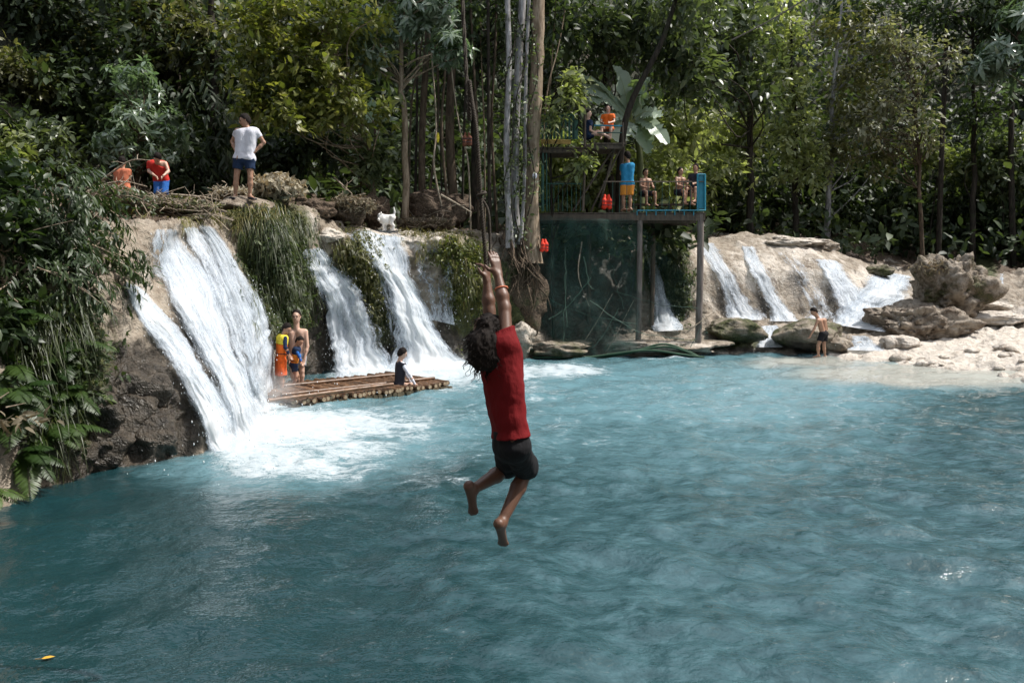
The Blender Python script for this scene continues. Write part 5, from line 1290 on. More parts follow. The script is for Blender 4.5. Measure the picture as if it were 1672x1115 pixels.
def figure(label, J, fdir, h=.014, s=1.0, b=1.0, skin="tan", shirt=None, shorts=None, hair=True, sleeve=.55, hem=-.05, leg=.55, vest=None, toes=False, fine=False, extra=None, group=None, foot=None, long_sleeve=None, hairmat=None, loose=.026, face=True, cat="person", leg_loose=.028, bald=0.0, skip_hair=False, hs=None):
    hs = hs or (s * 1.10 if s > .9 else s * .75 + .33)
    J = {k: (np.array(v, float) if not isinstance(v, tuple) else v) for k, v in J.items()}
    shC = (J["shL"] + J["shR"]) / 2; hpC = (J["hipL"] + J["hipR"]) / 2; up = unit(shC - hpC)
    T, Lm, H, (f, r, hu, R) = body_prims(J, s, b, np.array(fdir, float), fine, True, toes, hs)
    root = empty("person", foot if foot is not None else (J["anL"] + J["anR"]) / 2, label, cat, group)
    v, q = sdf_mesh(T + Lm + H, h)
    obj("body", v, q, SK[skin], root)
    def inflate(pr, e, kk=None): return [(t, a, bb, r0 + e, r1 + e, k, fl) if t == "c" else (t, a, bb, r0 + e, r1, k, fl) for t, a, bb, r0, r1, k, fl in pr]
    if shirt:
        pr = inflate(T, loose)
        for z in ("L", "R"):
            a, e = J["sh" + z], J["el" + z]
            if sleeve > 0: pr.append(cap(a, a + (e - a) * sleeve, .062 * s, .058 * s, .03 * s, True))
        v, q = sdf_mesh(pr, h, [(hpC + up * hem * s, -up), (shC + hu * .062 * s, hu)], .014 if h < .01 else .008, 9, 3)
        so = obj("shirt", v, q, CL[shirt], root)
    if long_sleeve:
        pr = []
        for z in ("L", "R"):
            a, e, wv = J["sh" + z], J["el" + z], J["wr" + z]
            pr += [cap(a, e, .060 * s, .046 * s, .02 * s), cap(e, e + (wv - e) * .9, .046 * s, .034 * s, .02 * s, True)]
        v, q = sdf_mesh(pr, h, (), .004, 12, 5); obj("sleeves", v, q, CL[long_sleeve], root)
    if shorts:
        kk_ = .014 if toes else .035
        pr = inflate([T[3]], .009 if toes else .018) + (inflate(T[:2], .006) if toes else [])
        pr.append(cap(hpC + up * .10 * s, hpC, .115 * s * b, (.105 if toes else .12) * s * b, .04 * s))
        for z in ("L", "R"):
            a, e = J["hip" + z], J["kn" + z]
            pr.append(cap(a, a + (e - a) * leg, (.083 + leg_loose * .8) * s * (b * .5 + .5), (.072 + leg_loose) * s, kk_ * s, True))
        v, q = sdf_mesh(pr, h, [(hpC + up * (min(.11, hem + .05) if shirt and not vest else .11) * s, up)], .011 if h < .01 else .007, 11, 7)
        obj("shorts", v, q, CL[shorts], root)
    if vest:
        pr = [cap(shC + (J["sh" + z] - shC) * .55 - up * .02 * s, hpC + (J["hip" + z] - hpC) * .65 + up * .12 * s, .128 * s * b, .125 * s * b, .05 * s) for z in ("L", "R")]
        v, q = sdf_mesh(pr, h, [(hpC + up * .08 * s, -up), (shC - up * .16 * s, up)], .005); obj("vest_lower", v, q, CL[vest[0]], root)
        v, q = sdf_mesh([(t, a, bb, r0 + .003, r1 + .003, k, fl) for t, a, bb, r0, r1, k, fl in pr], h, [(shC - up * .158 * s, -up), (shC + up * .085 * s, up)], .005); obj("vest_upper", v, q, CL[vest[1]], root)
        mb = MB(); cN = hpC + up * .16 * s
        side = unit(J["shL"] - J["shR"]); fr = unit(np.cross(side, up)); an = np.linspace(0, 2 * math.pi, 25)
        mb.tube(cN + (np.cos(an)[:, None] * side * .20 + np.sin(an)[:, None] * fr * .145) * s * b, .012 * s, 5, False); mb.build("belt_strap", CL["darkgrey"], root)
    if not skip_hair:
        c = J["head"]; e = .013 * hs
        hp = [ell(c + hu * .020 * hs - f * .010 * hs, R, (.080 * hs + e * .5, .098 * hs + e * .3, .106 * hs + e), .02 * hs), ell(c - f * .045 * hs - hu * .02 * hs, R, (.070 * hs, .052 * hs, .075 * hs), .03 * hs)]
        cut = [(c + f * (.050 - .05 * bald) * hs + hu * .045 * hs, f * .75 - hu * (.62 - .3 * bald))]
        v, q = sdf_mesh(hp, min(h, .011), cut, .007, 30, 2); obj("hair", v, q, hairmat or M_HAIR, root)
    if face:
        for qd in (-1, 1):
            vv, qq = ball(10, 8); obj("eye", vv * .011 * hs + J["head"] + f * .090 * hs + r * qd * .030 * hs + hu * .004 * hs, qq, M_EYE, root)
        mb = MB(); c = J["head"]; mb.tube(np.array([c + f * .086 * hs - hu * .052 * hs - r * .022 * hs, c + f * .093 * hs - hu * .052 * hs, c + f * .086 * hs - hu * .052 * hs + r * .022 * hs]), .005 * hs, 5); mb.build("mouth", M_LIP, root)
    return root

# ------------------------------------------------------------------ the swinging person, hanging from the rope
D = 3.88; KD = D / 4.30
def jx(px, py, dd=0.0, D=D): return P(px, py, D + dd * KD)
Jm = dict(head=jx(801, 548, .05), neck=jx(811, 572, .03), shL=jx(803, 566, .12), shR=jx(826, 560, -.04), elL=jx(799, 508, .20), wrL=jx(795, 459, .24), elR=jx(824, 503, .06), wrR=jx(813, 449, .14),
          hipL=jx(829, 728, .07), hipR=jx(842, 730, -.06), knL=jx(829, 764, .36), anL=jx(772, 799, .08), toeL=jx(773, 834, .13), knR=jx(860, 766, .26), anR=jx(819, 853, .06), toeR=jx(822, 886, .18))
Jm["haL"] = (jx(794, 430, .27), jx(786, 447, .20), (0.2, 1.0, 0), 1.25)
Jm["haR"] = (jx(806, 415, .17), jx(790, 430, .12), (-.5, .8, 0), .12)
root = figure("person in red shirt and black shorts swinging from the rope over the pool", Jm, (.55, .8, .25), .006, .93 * KD, .84, "dark", "red", "black", sleeve=.42, hem=.06, leg=.97, toes=True, fine=True, loose=.020, face=False, skip_hair=True, leg_loose=.012)
hc = Jm["head"]
hp = [ell(hc + np.array([0, 0, .01]), np.eye(3), tuple(q_ * KD for q_ in (.098, .10, .118)), .03), ell(jx(786, 562, -.02), np.eye(3), tuple(q_ * KD for q_ in (.078, .085, .085)), .04), ell(jx(779, 580, -.03), np.eye(3), tuple(q_ * KD for q_ in (.05, .06, .062)), .04), ell(jx(806, 575, -.05), np.eye(3), tuple(q_ * KD for q_ in (.07, .06, .08)), .04), ell(jx(800, 594, -.05), np.eye(3), tuple(q_ * KD for q_ in (.07, .05, .05)), .04)]
v, q = sdf_mesh(hp, .007, (), .018, 22, 4)
hair = obj("hair", v, q, M_HAIR, root)
mb = MB(); rg = np.random.default_rng(8)
for i in range(260):
    o = v[rg.integers(0, len(v))]; n_ = unit(o - hc); L = rg.uniform(.02, .065)
    t = np.linspace(0, 1, 9); a = rg.uniform(0, 6.28); k = rg.uniform(.006, .013)
    pts = o + n_ * (t * L * .55)[:, None] + np.array([-.25, 0, -.8]) * (t * L * .8)[:, None]
    pts = pts + np.stack([np.cos(a + t * 9), np.sin(a + t * 9), np.zeros_like(t)], 1) * k * t[:, None]
    mb.tube(pts, np.linspace(.0026, .001, 9), 4, False)
hs = mb.build("curls", M_HAIR, hair); hs["kind"] = "stuff"
mb = MB(); an = np.linspace(0, 2 * math.pi, 21); cB = jx(818.5, 472, .11); dB = unit(Jm["wrR"] - Jm["elR"]); u1 = unit(np.cross(dB, [0, 1, 0])); u2 = np.cross(dB, u1)
mb.tube(cB + (np.cos(an)[:, None] * u1 + np.sin(an)[:, None] * u2) * .036 * KD, .005, 6, False); mb.build("bracelet", CL["salmon"], root)

# ------------------------------------------------------------------ the others
def jp(D): return lambda px, py, dd=0.0: P(px, py, D + dd)
j = jp(16.3)   # bare chested man standing on the raft
figure("bare chested man in grey shorts standing on the raft behind the boys", dict(head=j(484, 517), neck=j(484, 532), shL=j(499, 541), shR=j(469, 541), elL=j(502, 565, -.04), wrL=j(497, 586, -.12), elR=j(466, 566, -.05), wrR=j(472, 584, -.14), hipL=j(492, 583), hipR=j(477, 583), knL=j(493, 606, -.03), knR=j(478, 606, -.03), anL=j(493, 628), anR=j(479, 628), toeL=j(495, 632, -.15), toeR=j(477, 632, -.15)),
       (.05, -1, -.15), .013, .95, 1.06, "light", None, "grey", bald=.25, leg=.62, hs=1.15)
mb = MB(); an = np.linspace(0, 6.283, 15)
for q in (-1, 1): mb.tube(j(484 + q * 3.1, 516.2, -.125) + np.stack([np.cos(an) * .030, np.zeros(15), np.sin(an) * .022], 1), .004, 5, False)
mb.tube(np.array([j(483.4, 516, -.128), j(484.6, 516, -.128)]), .004, 5)
root_m = [o for o in bpy.data.objects if o.get("label", "").startswith("bare chested man in grey")][0]
mb.build("glasses", CL["black"], root_m)
j = jp(15.35)  # boy in orange
figure("boy in orange and yellow life vest and long orange shorts on the raft", dict(head=j(468, 537), neck=j(463, 547), shL=j(457, 551, .09), shR=j(465, 552, -.10), elL=j(462, 566, .12), wrL=j(470, 577, .10), elR=j(466, 567, -.14), wrR=j(472, 579, -.10), hipL=j(457, 587, .06), hipR=j(460, 588, -.06), knL=j(456, 615, .05), knR=j(461, 615, -.05), anL=j(454, 638, .05), anR=j(460, 640, -.05), toeL=j(459, 641, .05), toeR=j(466, 643, -.07)),
       (.9, -.35, -.35), .012, .80, .92, "tan", None, "orange", sleeve=0, vest=("vest", "yellow"), long_sleeve="navy", leg=.93, leg_loose=.045, hem=-.05)
j = jp(15.8)   # small boy in blue
figure("small boy in blue rash shirt and orange life vest leaning on the raft", dict(head=j(489, 557), neck=j(484, 565), shL=j(486, 569, .08), shR=j(483, 571, -.08), elL=j(489, 580, .08), wrL=j(491, 590, -.02), elR=j(489, 582, -.10), wrR=j(492, 591, -.12), hipL=j(479, 595, .06), hipR=j(480, 597, -.06), knL=j(486, 613, -.04), knR=j(483, 615, -.10), anL=j(487, 631, .02), anR=j(479, 633, -.08), toeL=j(493, 634, -.02), toeR=j(485, 637, -.10)),
       (.75, -.5, -.55), .011, .66, .95, "tan", "blue", "navy", sleeve=0, vest=("amber", "navy"), long_sleeve="blue", leg=.55, loose=.006)
j = jp(15.9)   # seated woman
figure("person in black top with pale sleeves sitting on the raft's right edge", dict(head=j(657, 577), neck=j(653, 588), shL=j(652, 593, .13), shR=j(657, 594, -.10), elL=j(664, 612, .16), wrL=j(675, 630, .12), elR=j(668, 611, -.12), wrR=j(679, 630, -.10), hipL=j(651, 629, .09), hipR=j(652, 630, -.08), knL=j(672, 629, .10), knR=j(670, 631, -.06), anL=j(690, 632, .14), anR=j(688, 634, -.02), toeL=j(698, 632, .14), toeR=j(697, 634, -.02)),
       (.9, .3, .05), .012, .84, .90, "light", "darkgrey", "darkgrey", sleeve=.12, long_sleeve="white", leg=.45, hairmat=M_HAIR, hem=-.08, foot=P(655, 634, 15.9))
j = jp(16.45)  # man in white on the lip
rm = figure("man in white shirt and navy shorts standing hands on hips atop the falls", dict(head=j(400, 197), neck=j(403, 208), shL=j(419, 215), shR=j(387, 214), elL=j(431, 233, .06), wrL=j(414, 250, -.02), elR=j(379, 232, .05), wrR=j(386, 250, -.06), hipL=j(408, 260), hipR=j(390, 260), knL=j(409, 290, -.03), knR=j(386, 290, -.03), anL=j(408, 319), anR=j(384, 319), toeL=j(414, 324, -.12), toeR=j(380, 324, -.14)),
       (-.93, -.35, 0), .012, 1.0, 1.10, "tan", "white", "navy", sleeve=.52, leg=.55, hem=-.02)
mb = MB()
for q in (384, 409):
    mb.box(P(q - (2 if q < 400 else -3), 324.5, 16.36), (.11, .27, .03))
mb.build("sandals", CL["darkgrey"], rm, False)
mb = MB(); an = np.linspace(0, 6.283, 17); c0 = j(416, 248, -.01); mb.tube(c0 + np.stack([np.cos(an) * .012, np.sin(an) * .034, np.cos(an) * .030], 1), .006, 5, False); mb.build("wristwatch", CL["grey"], rm)
j = jp(18.2)
figure("person with salmon shirt seen from behind at the far left", dict(head=j(200, 264), neck=j(200, 273), shL=j(190, 279), shR=j(210, 279), elL=j(187, 293), wrL=j(190, 306, .1), elR=j(212, 293), wrR=j(209, 306, .1), hipL=j(194, 308), hipR=j(206, 308), knL=j(194, 328), knR=j(206, 328), anL=j(194, 348), anR=j(206, 348), toeL=j(193, 350, .14), toeR=j(207, 350, .14)),
       (0, 1, -.2), .013, .82, 1.0, "tan", "salmon", "brown", sleeve=.6, leg=.6, face=False)
j = jp(18.2)
figure("person with red shirt and bright blue trousers bending at the far left", dict(head=j(257, 258, -.25), neck=j(257, 264, -.14), shL=j(270, 267, -.05), shR=j(244, 267, -.05), elL=j(275, 280, -.08), wrL=j(267, 287, -.24), elR=j(243, 280, -.08), wrR=j(254, 288, -.24), hipL=j(269, 294, .1), hipR=j(258, 294, .1), knL=j(268, 318), knR=j(258, 318), anL=j(267, 345), anR=j(259, 345), toeL=j(269, 349, -.15), toeR=j(257, 349, -.15)),
       (.0, -.75, -.65), .013, .92, 1.0, "light", "redshirt", "blue", sleeve=.7, leg=.97, leg_loose=.03)
j = jp(22.5)   # wading man
figure("bare backed man in black shorts wading in the shallows at right", dict(head=j(1329, 509), neck=j(1334, 517), shL=j(1335, 523, -.14), shR=j(1347, 522, .12), elL=j(1330, 536, -.18), wrL=j(1324, 547, -.2), elR=j(1350, 537, .16), wrR=j(1345, 549, .1), hipL=j(1343, 545, -.08), hipR=j(1347, 545, .08), knL=j(1336, 564, -.10), knR=j(1345, 564, .10), anL=j(1336, 580, -.05), anR=j(1347, 581, .12), toeL=j(1328, 583, -.06), toeR=j(1339, 584, .10)),
       (-.93, -.25, -.35), .014, .90, .92, "tan", None, "black", leg=.62)
print("people A t=%.1f" % (time.time() - T0))
# ================================================================== ROPE SWING
w = NT("rope_fibre"); pq = w.pos()
M_ROPE = w.done(w.bsdf(Base_Color=w.mix(w.noise(w.vec(pq, (1, 1, .3)), 60, 4), (.02, .016, .012), (.07, .055, .04)), Roughness=.9, Normal=w.bump(w.noise(pq, 120, 3), .6, .01)))
hand = P(794, 440, D + .27)
pv = np.array([-.66, 5.6, 11.2])
ra = np.array([hand - np.array([0, 0, .45]) + np.array([.02, -.02, 0]), hand, P(785, 322, D + .30), P(778, 215, D + .36), P(767, 136, D + .45), P(755, 0, D + .65), pv])
pts = curve_pts(ra, 90)
root = empty("rope_swing", pts[0], "dark swing rope the person in red hangs from", "rope")
t = np.linspace(0, 1, 600); pc = np.stack([np.interp(t, np.linspace(0, 1, 90), pts[:, i]) for i in range(3)], 1)
for k in range(3):
    a = t * 330 + k * 2.094
    mb = MB(); mb.tube(pc + np.stack([np.cos(a), np.sin(a), np.zeros_like(a)], 1) * .0058, .0066, 5); mb.build("strand", M_ROPE, root)
mb = MB(); lp = curve_pts([P(785, 322, D + .31), P(797, 345, D + .30), P(800, 390, D + .29), P(798, 425, D + .28), P(794, 440, D + .28)], 30); mb.tube(lp, .0075, 6); mb.build("loop", M_ROPE, root)
mb = MB(); kn = P(786, 318, D + .31); an = np.linspace(0, 9.4, 30); mb.tube(kn + np.stack([np.cos(an) * .022, np.sin(an) * .022, np.linspace(-.03, .03, 30)], 1), .008, 6); mb.build("knot", M_ROPE, root)
# the bough it is tied to grows from a big tree on the left bank, above the picture
tb = np.array([-8.6, 8.0, 2.6]); rg = np.random.default_rng(44)
root = empty("rope_tree", tb, "big leaning bank tree whose bough holds the swing rope", "tree")
mb = MB(); tp = curve_pts([tb, tb + [-.3, .2, 3], tb + [.2, .6, 6.5], tb + [1.0, 1.0, 9.0]], 16); mb.tube(tp, np.linspace(.34, .18, 16), 12); mb.build("trunk", BARK["brown"], root)
mb = MB(); bp = curve_pts([tb + [.2, .6, 6.5], [-6, 7.6, 10.2], [-3.2, 6.6, 11.1], pv + [0, 0, .06], [1.2, 6.0, 11.8]], 18); mb.tube(bp, np.linspace(.17, .05, 18), 9); mb.build("bough", BARK["brown"], root)
cen, out = crown_points([((-6.5, 8.2, 12.6), (2.4, 1.8, 1.2), 130), ((-2.5, 6.6, 12.8), (2.0, 1.4, .8), 90)], rg); v, f, tt = clusters(cen, out, "spray", .2, 12, rg); obj("crown", v, f, LM["mid"], root, True, {"tint": tt})

# ================================================================== BAMBOO RAFT
w = NT("bamboo"); pq = w.pos(); st = w.noise(pq, 5, 5, .6)
M_BAM = w.done(w.bsdf(Base_Color=w.mix(w.attr("tint"), w.ramp(st, [(.3, (.035, .021, .012)), (.6, (.105, .058, .032))]), w.ramp(st, [(.3, (.09, .050, .027)), (.65, (.21, .115, .062))])), Roughness=.42, Normal=w.bump(w.noise(pq, 40, 4), .25, .01)))
w = NT("bamboo_cut"); pq = w.pos(); M_CUT = w.done(w.bsdf(Base_Color=w.ramp(w.noise(pq, 25, 4), [(.3, (.16, .11, .065)), (.7, (.46, .36, .24))]), Roughness=.7))
w = NT("bamboo_wet"); pq = w.pos(); M_BAMD = w.done(w.bsdf(Base_Color=w.ramp(w.noise(pq, 6, 5), [(.3, (.03, .028, .018)), (.7, (.13, .10, .06))]), Roughness=.4, Normal=w.bump(w.noise(pq, 40, 4), .3, .01)))
A = np.array([-4.05, 13.75, 0.]); vv_ = unit([.73, .68, 0]); uu_ = unit([-.68, .73, 0])
root = empty("bamboo_raft", A + vv_ * 1.8 + uu_ * 1.2, "bamboo raft floating below the middle waterfall", "raft")
rg = np.random.default_rng(12)
def bamboo(mb, p0, p1, r, rg, tint):
    L = np.linalg.norm(p1 - p0); n = max(3, int(L / .3)); ts, rs = [], []
    for i in range(n):
        a = i / n
        ts += [a, a + .012, a + .03, (i + 1) / n - .004]; rs += [r * 1.14, r * 1.14, r, r]
    ts = np.clip(ts, 0, 1); pts = p0 + (p1 - p0) * np.array(ts)[:, None] + np.cross(unit(p1 - p0), [0, 0, 1]) * (np.sin(np.array(ts) * 3 + rg.uniform(0, 6)) * .012)[:, None]
    mb.tube(pts, rs, 8, True, tint)
for i in range(38):
    o = A + vv_ * (i * .098 + .05); j0 = rg.uniform(-.14, .06); j1 = rg.uniform(2.15, 2.4); z = .085 + rg.normal(0, .008)
    mb = MB(); p0, p1 = o + uu_ * j0 + [0, 0, z], o + uu_ * j1 + [0, 0, z + .01]
    bamboo(mb, p0, p1, .047 * rg.uniform(.85, 1.1), rg, rg.uniform(0, 1))
    po = mb.build("pole", M_BAM if i > 3 else M_BAM, root)
    mc = MB(); mc.tube(np.array([p0 - uu_ * .004, p0 + uu_ * .01]), .038, 8); mc.build("cut_end", M_CUT, po)
for k in (.25, 1.15, 2.0):
    mb = MB(); bamboo(mb, A + uu_ * k + [0, 0, -.01] - vv_ * .05, A + uu_ * k + vv_ * 3.8 + [0, 0, -.01], .05, rg, .2); mb.build("cross_beam", M_BAMD, root)
for i in range(34):
    o = A + vv_ * (i * .11 + .04) - uu_ * .02; mb = MB(); bamboo(mb, o - uu_ * rg.uniform(.03, .10) + [0, 0, -.0], o + uu_ * .9 + [0, 0, -.02], .045, rg, 0); mb.build("under_pole", M_BAMD, root)
for k in (.5, 1.6):
    mb = MB(); bamboo(mb, A + uu_ * k + vv_ * .1 + [0, 0, .16], A + uu_ * k + vv_ * 3.7 + [0, 0, .16], .034, rg, .5); mb.build("lashing_bar", M_BAM, root)
mb = MB(); a0, a1 = G(438, 654, .20), G(642, 627, .20); bamboo(mb, a0, a1, .035, rg, 1.0)
root = empty("bamboo_pole", (a0 + a1) / 2, "long loose bamboo pole lying across the raft", "pole"); mb.build("pole", M_BAM, root)

# ================================================================== TREE PLATFORMS
w = NT("weathered_wood"); pq = w.pos(); g_ = w.noise(w.vec(pq, (1, 1, .2)), 14, 5, .6)
M_WOOD = w.done(w.bsdf(Base_Color=w.ramp(g_, [(.3, (.035, .027, .02)), (.7, (.12, .09, .065))]), Roughness=.85, Normal=w.bump(g_, .4, .02)))
w = NT("grey_post"); pq = w.pos(); g_ = w.noise(w.vec(pq, (1, 1, .15)), 16, 5, .6)
M_POST = w.done(w.bsdf(Base_Color=w.ramp(g_, [(.3, (.085, .065, .055)), (.7, (.21, .175, .155))]), Roughness=.85, Normal=w.bump(g_, .4, .02)))
M_TEAL = plain("teal_paint", (.02, .20, .28), .5, .25, 9); M_GREENP = plain("green_paint", (.018, .075, .055), .55, .3, 9); M_BAMY = plain("yellow_bamboo", (.40, .26, .07), .5, .3, 8)
DP = 23.0; ZD = P(1000, 347, DP)[2]
xl, xr = P(880, 347, DP)[0], P(1152, 347, DP)[0]; yb = DP + 2.3
root = empty("lower_platform", ((xl + xr) / 2, DP + 1, ZD - 3.8), "timber viewing platform with teal railing beside the net", "platform")
rg = np.random.default_rng(3)
x = xl
while x < xr:
    mb = MB(); wd = rg.uniform(.13, .17); mb.box((x + wd / 2, (DP + yb) / 2, ZD - .02 + rg.normal(0, .004)), (wd - .012, yb - DP, .035)); mb.build("floor_plank", M_WOOD, root, False); x += wd
for yq in (DP + .06, DP + 1.2, yb - .06):
    mb = MB(); mb.box(((xl + xr) / 2, yq, ZD - .14), (xr - xl, .10, .18)); mb.build("beam", M_WOOD, root, False)
def post(px, py_b, d, r, top, m, name="post"):
    b_ = P(px, py_b, d); mb = MB(); mb.tube(curve_pts([b_ - [0, 0, .3], (b_ + [b_[0], b_[1], top]) / 2 + [.02, 0, 0], [b_[0], b_[1], top]], 8), r, 9); return mb.build(name, m, root)
post(1042, 548, DP + .1, .085, ZD - .05, M_POST); post(1140, 556, DP + .1, .10, ZD + .02, M_POST)
post(1064, 520, yb - .1, .08, ZD - .05, M_WOOD); post(960, 540, yb - .1, .08, ZD - .05, M_WOOD)
# teal bottom rail, corner frame and thin balusters
def bar(a, b, r, m, name): mb = MB(); mb.tube(np.array([a, b]), r, 6); return mb.build(name, m, root)
zr = P(1000, 297, DP)[2]
for xx in np.arange(P(1040, 347, DP)[0], xr - .2, .28): bar([xx, DP - .03, ZD - .09], [xx, DP - .03, ZD + .03], .016, M_TEAL, "rail_foot")
bar([P(1040, 347, DP)[0], DP - .03, ZD + .055], [xr, DP - .03, ZD + .06], .020, M_TEAL, "bottom_rail")
bar([P(985, 297, DP)[0], DP, zr], [xr, DP, zr], .018, M_WOOD, "top_rail")
for xx in np.arange(P(1000, 347, DP)[0], xr - .2, .21): bar([xx, DP, ZD], [xx, DP, zr], .010, M_GREENP, "baluster")
for q in (1139, 1151): bar(P(q, 343, DP), P(q, 285, DP), .030, M_TEAL, "corner_post")
mb = MB(); mb.box(P(1145, 314, DP + .05), (.17, .02, .98)); mb.build("corner_panel", M_TEAL, root, False)
bar(P(1139, 285, DP), P(1152, 285, DP), .022, M_TEAL, "corner_cap")
mb = MB(); mb.box(((xl + xr) / 2 + .9, yb - .25, ZD + .42), ((xr - xl) * .55, .35, .05)); mb.build("bench", M_WOOD, root, False)
for q in (.1, .5, .9): mb = MB(); xx = xl + (xr - xl) * (.42 + .5 * q); mb.box((xx, yb - .25, ZD + .20), (.06, .3, .40)); mb.build("bench_leg", M_WOOD, root, False)
# upper platform
DU = 22.8; ZU = P(950, 240, DU)[2]
ux0, ux1 = P(880, 240, DU)[0], P(1020, 240, DU)[0]
root = empty("upper_platform", ((ux0 + ux1) / 2, DU + .8, ZD), "small higher platform with green slats and a yellow bamboo edge", "platform")
x = ux0
while x < ux1:
    mb = MB(); mb.box((x + .075, DU + .9, ZU - .02 - (.0 if x < ux0 + 1.4 else -.12)), (.14, 1.8, .04)); mb.build("floor_plank", M_WOOD, root, False); x += .152
mb = MB(); mb.box(((ux0 + ux1) / 2 - .55, DU + .1, ZU - .10), ((ux1 - ux0) * .55, .12, .12)); mb.build("beam", M_WOOD, root, False)
mb = MB(); mb.box(((ux0 + ux1) / 2 + .6, DU + .1, ZU + .02), ((ux1 - ux0) * .48, .12, .12)); mb.build("beam", M_WOOD, root, False)
for k in range(3):
    p0, p1 = P(883, 229 + 2.4 * k, DU - .05), P(932, 230 + 2.4 * k, DU - .05); mb = MB(); bamboo(mb, p0, p1, .026, rg, 1); mb.build("bamboo_edge", M_BAMY, root)
for q in np.linspace(886, 936, 9):
    mb = MB(); mb.box(P(q, 207, DU), (.06, .02, .72)); mb.build("slat", M_GREENP, root, False)
mb = MB(); mb.box(P(940, 212, DU), (.14, .02, .55)); mb.build("green_panel", M_GREENP, root, False)
mb = MB(); mb.box(P(912, 188, DU), (.95, .05, .05)); mb.build("top_rail", M_GREENP, root, False)
bar(P(970, 205, DU), P(1018, 206, DU), .022, M_TEAL, "side_rail"); bar(P(975, 217, DU), P(1016, 217, DU), .016, M_GREENP, "side_rail")
bar(P(1017, 240, DU), P(1017, 200, DU), .03, M_WOOD, "rail_post"); bar(P(955, 240, DU), P(955, 172, DU), .04, M_WOOD, "rail_post")
for a, b, r, m in [((886, 345), (886, 240), .05, M_GREENP), ((952, 345), (956, 240), .04, M_WOOD), ((893, 345), (892, 240), .025, M_GREENP)]: bar(P(*a, DU + .1), P(*b, DU + .1), r, m, "post")
for a, b in [((965, 345), (1012, 245)), ((935, 345), (1000, 245)), ((978, 340), (1004, 240))]: bar(P(*a, DU + .6), P(*b, DU + .6), .035, M_WOOD, "brace")
for q in np.linspace(897, 948, 8): bar(P(q, 345, DU + .15), P(q, 300, DU + .15), .012, M_GREENP, "baluster")
bar(P(893, 300, DU + .15), P(950, 300, DU + .15), .018, M_GREENP, "lower_rail")
# dark leaning tree beside the platforms
mb = MB(); tp = curve_pts([P(1010, 370, 24.4), P(1014, 250, 24), P(1030, 170, 23.8), P(1080, 70, 23.6), P(1110, -20, 23.5)], 20); mb.tube(tp, np.linspace(.13, .06, 20), 9)
root = empty("leaning_tree", tp[0], "dark slim tree leaning right behind the man in the blue shirt", "tree"); mb.build("trunk", BARK["dark"], root)
rg = np.random.default_rng(9); cen, out = crown_points([(tp[-2], (1.6, 1, 1.0), 70)], rg); v, f, t = clusters(cen, out, "spray", .26, 11, rg); obj("crown", v, f, LM["mid"], root, True, {"tint": t})

# people on the platforms
j = jp(23.35)
figure("man in blue shirt and amber shorts standing on the lower platform", dict(head=j(1024, 255), neck=j(1025, 264), shL=j(1016, 270, .06), shR=j(1033, 270, -.04), elL=j(1014, 284, .12), wrL=j(1016, 274, .28), elR=j(1033, 286, .1), wrR=j(1027, 278, .28), hipL=j(1019, 300), hipR=j(1030, 300), knL=j(1018, 322, .02), knR=j(1029, 322, .02), anL=j(1019, 341), anR=j(1029, 341), toeL=j(1014, 344, .06), toeR=j(1024, 344, .06)),
       (-.6, .75, 0), .014, 1.0, 1.0, "tan", "skyblue", "amber", sleeve=.6, leg=.85, hem=-.10, leg_loose=.04, face=False)
def sitter(label, px, py, d, sk, sh, so, fd, s=.95):
    """seated on the bench: head at (px, py)"""
    j = jp(d); q = s
    side = np.array([fd[1], -fd[0], 0]); F_ = np.array([fd[0], fd[1], 0.]); c = j(px, py); U = np.array([0, 0, 1.])
    J = dict(head=c, neck=c - U * .15 * q, shL=c - U * .25 * q - side * .19 * q, shR=c - U * .25 * q + side * .19 * q, hipL=c - U * .72 * q - side * .10 * q - F_ * .05, hipR=c - U * .72 * q + side * .10 * q - F_ * .05)
    for z, sg in (("L", -1), ("R", 1)):
        J["el" + z] = J["sh" + z] - U * .24 * q + F_ * .10 * q + side * sg * .05; J["wr" + z] = J["el" + z] + F_ * .22 * q - side * sg * .10 - U * .06
        J["kn" + z] = J["hip" + z] + F_ * .42 * q + side * sg * .06; J["an" + z] = J["kn" + z] - U * .40 * q + F_ * .03; J["toe" + z] = J["an" + z] + F_ * .17 * q - U * .05
    return figure(label, J, (*fd, -.1), .015, q, .95, sk, sh, so, leg=.8)
sitter("person seated on the platform bench beside the man in blue", 1054, 282, 24.8, "tan", None, "darkgrey", (.35, -.94), .92)
sitter("bare chested person seated on the bench near the teal corner", 1111, 280, 24.7, "tan", None, "darkgrey", (.5, -.86), .92)
sitter("person in dark shirt seated at the platform's teal corner", 1136, 274, 24.6, "tan", "darkgrey", "darkgrey", (-.6, -.8), .95)
j = jp(23.3)
figure("person in navy top sitting with outstretched legs on the upper platform", dict(head=j(960, 186), neck=j(960, 194), shL=j(957, 200, .15), shR=j(964, 200, -.12), elL=j(956, 213, .2), wrL=j(966, 219, .1), elR=j(964, 213, -.2), wrR=j(972, 218, -.12), hipL=j(958, 222, .09), hipR=j(961, 222, -.09), knL=j(976, 215, .1), knR=j(979, 217, -.1), anL=j(992, 222, .1), anR=j(994, 224, -.1), toeL=j(996, 218, .1), toeR=j(998, 219, -.1)),
       (.9, -.3, -.1), .014, .95, 1.0, "light", "navy", "navy", sleeve=.5, leg=.45, foot=P(960, 226, 23.3))
sitter("person in orange seated behind the rail of the upper platform", 993, 178, 24.3, "light", "vest", "brown", (-.3, -.95), .85)
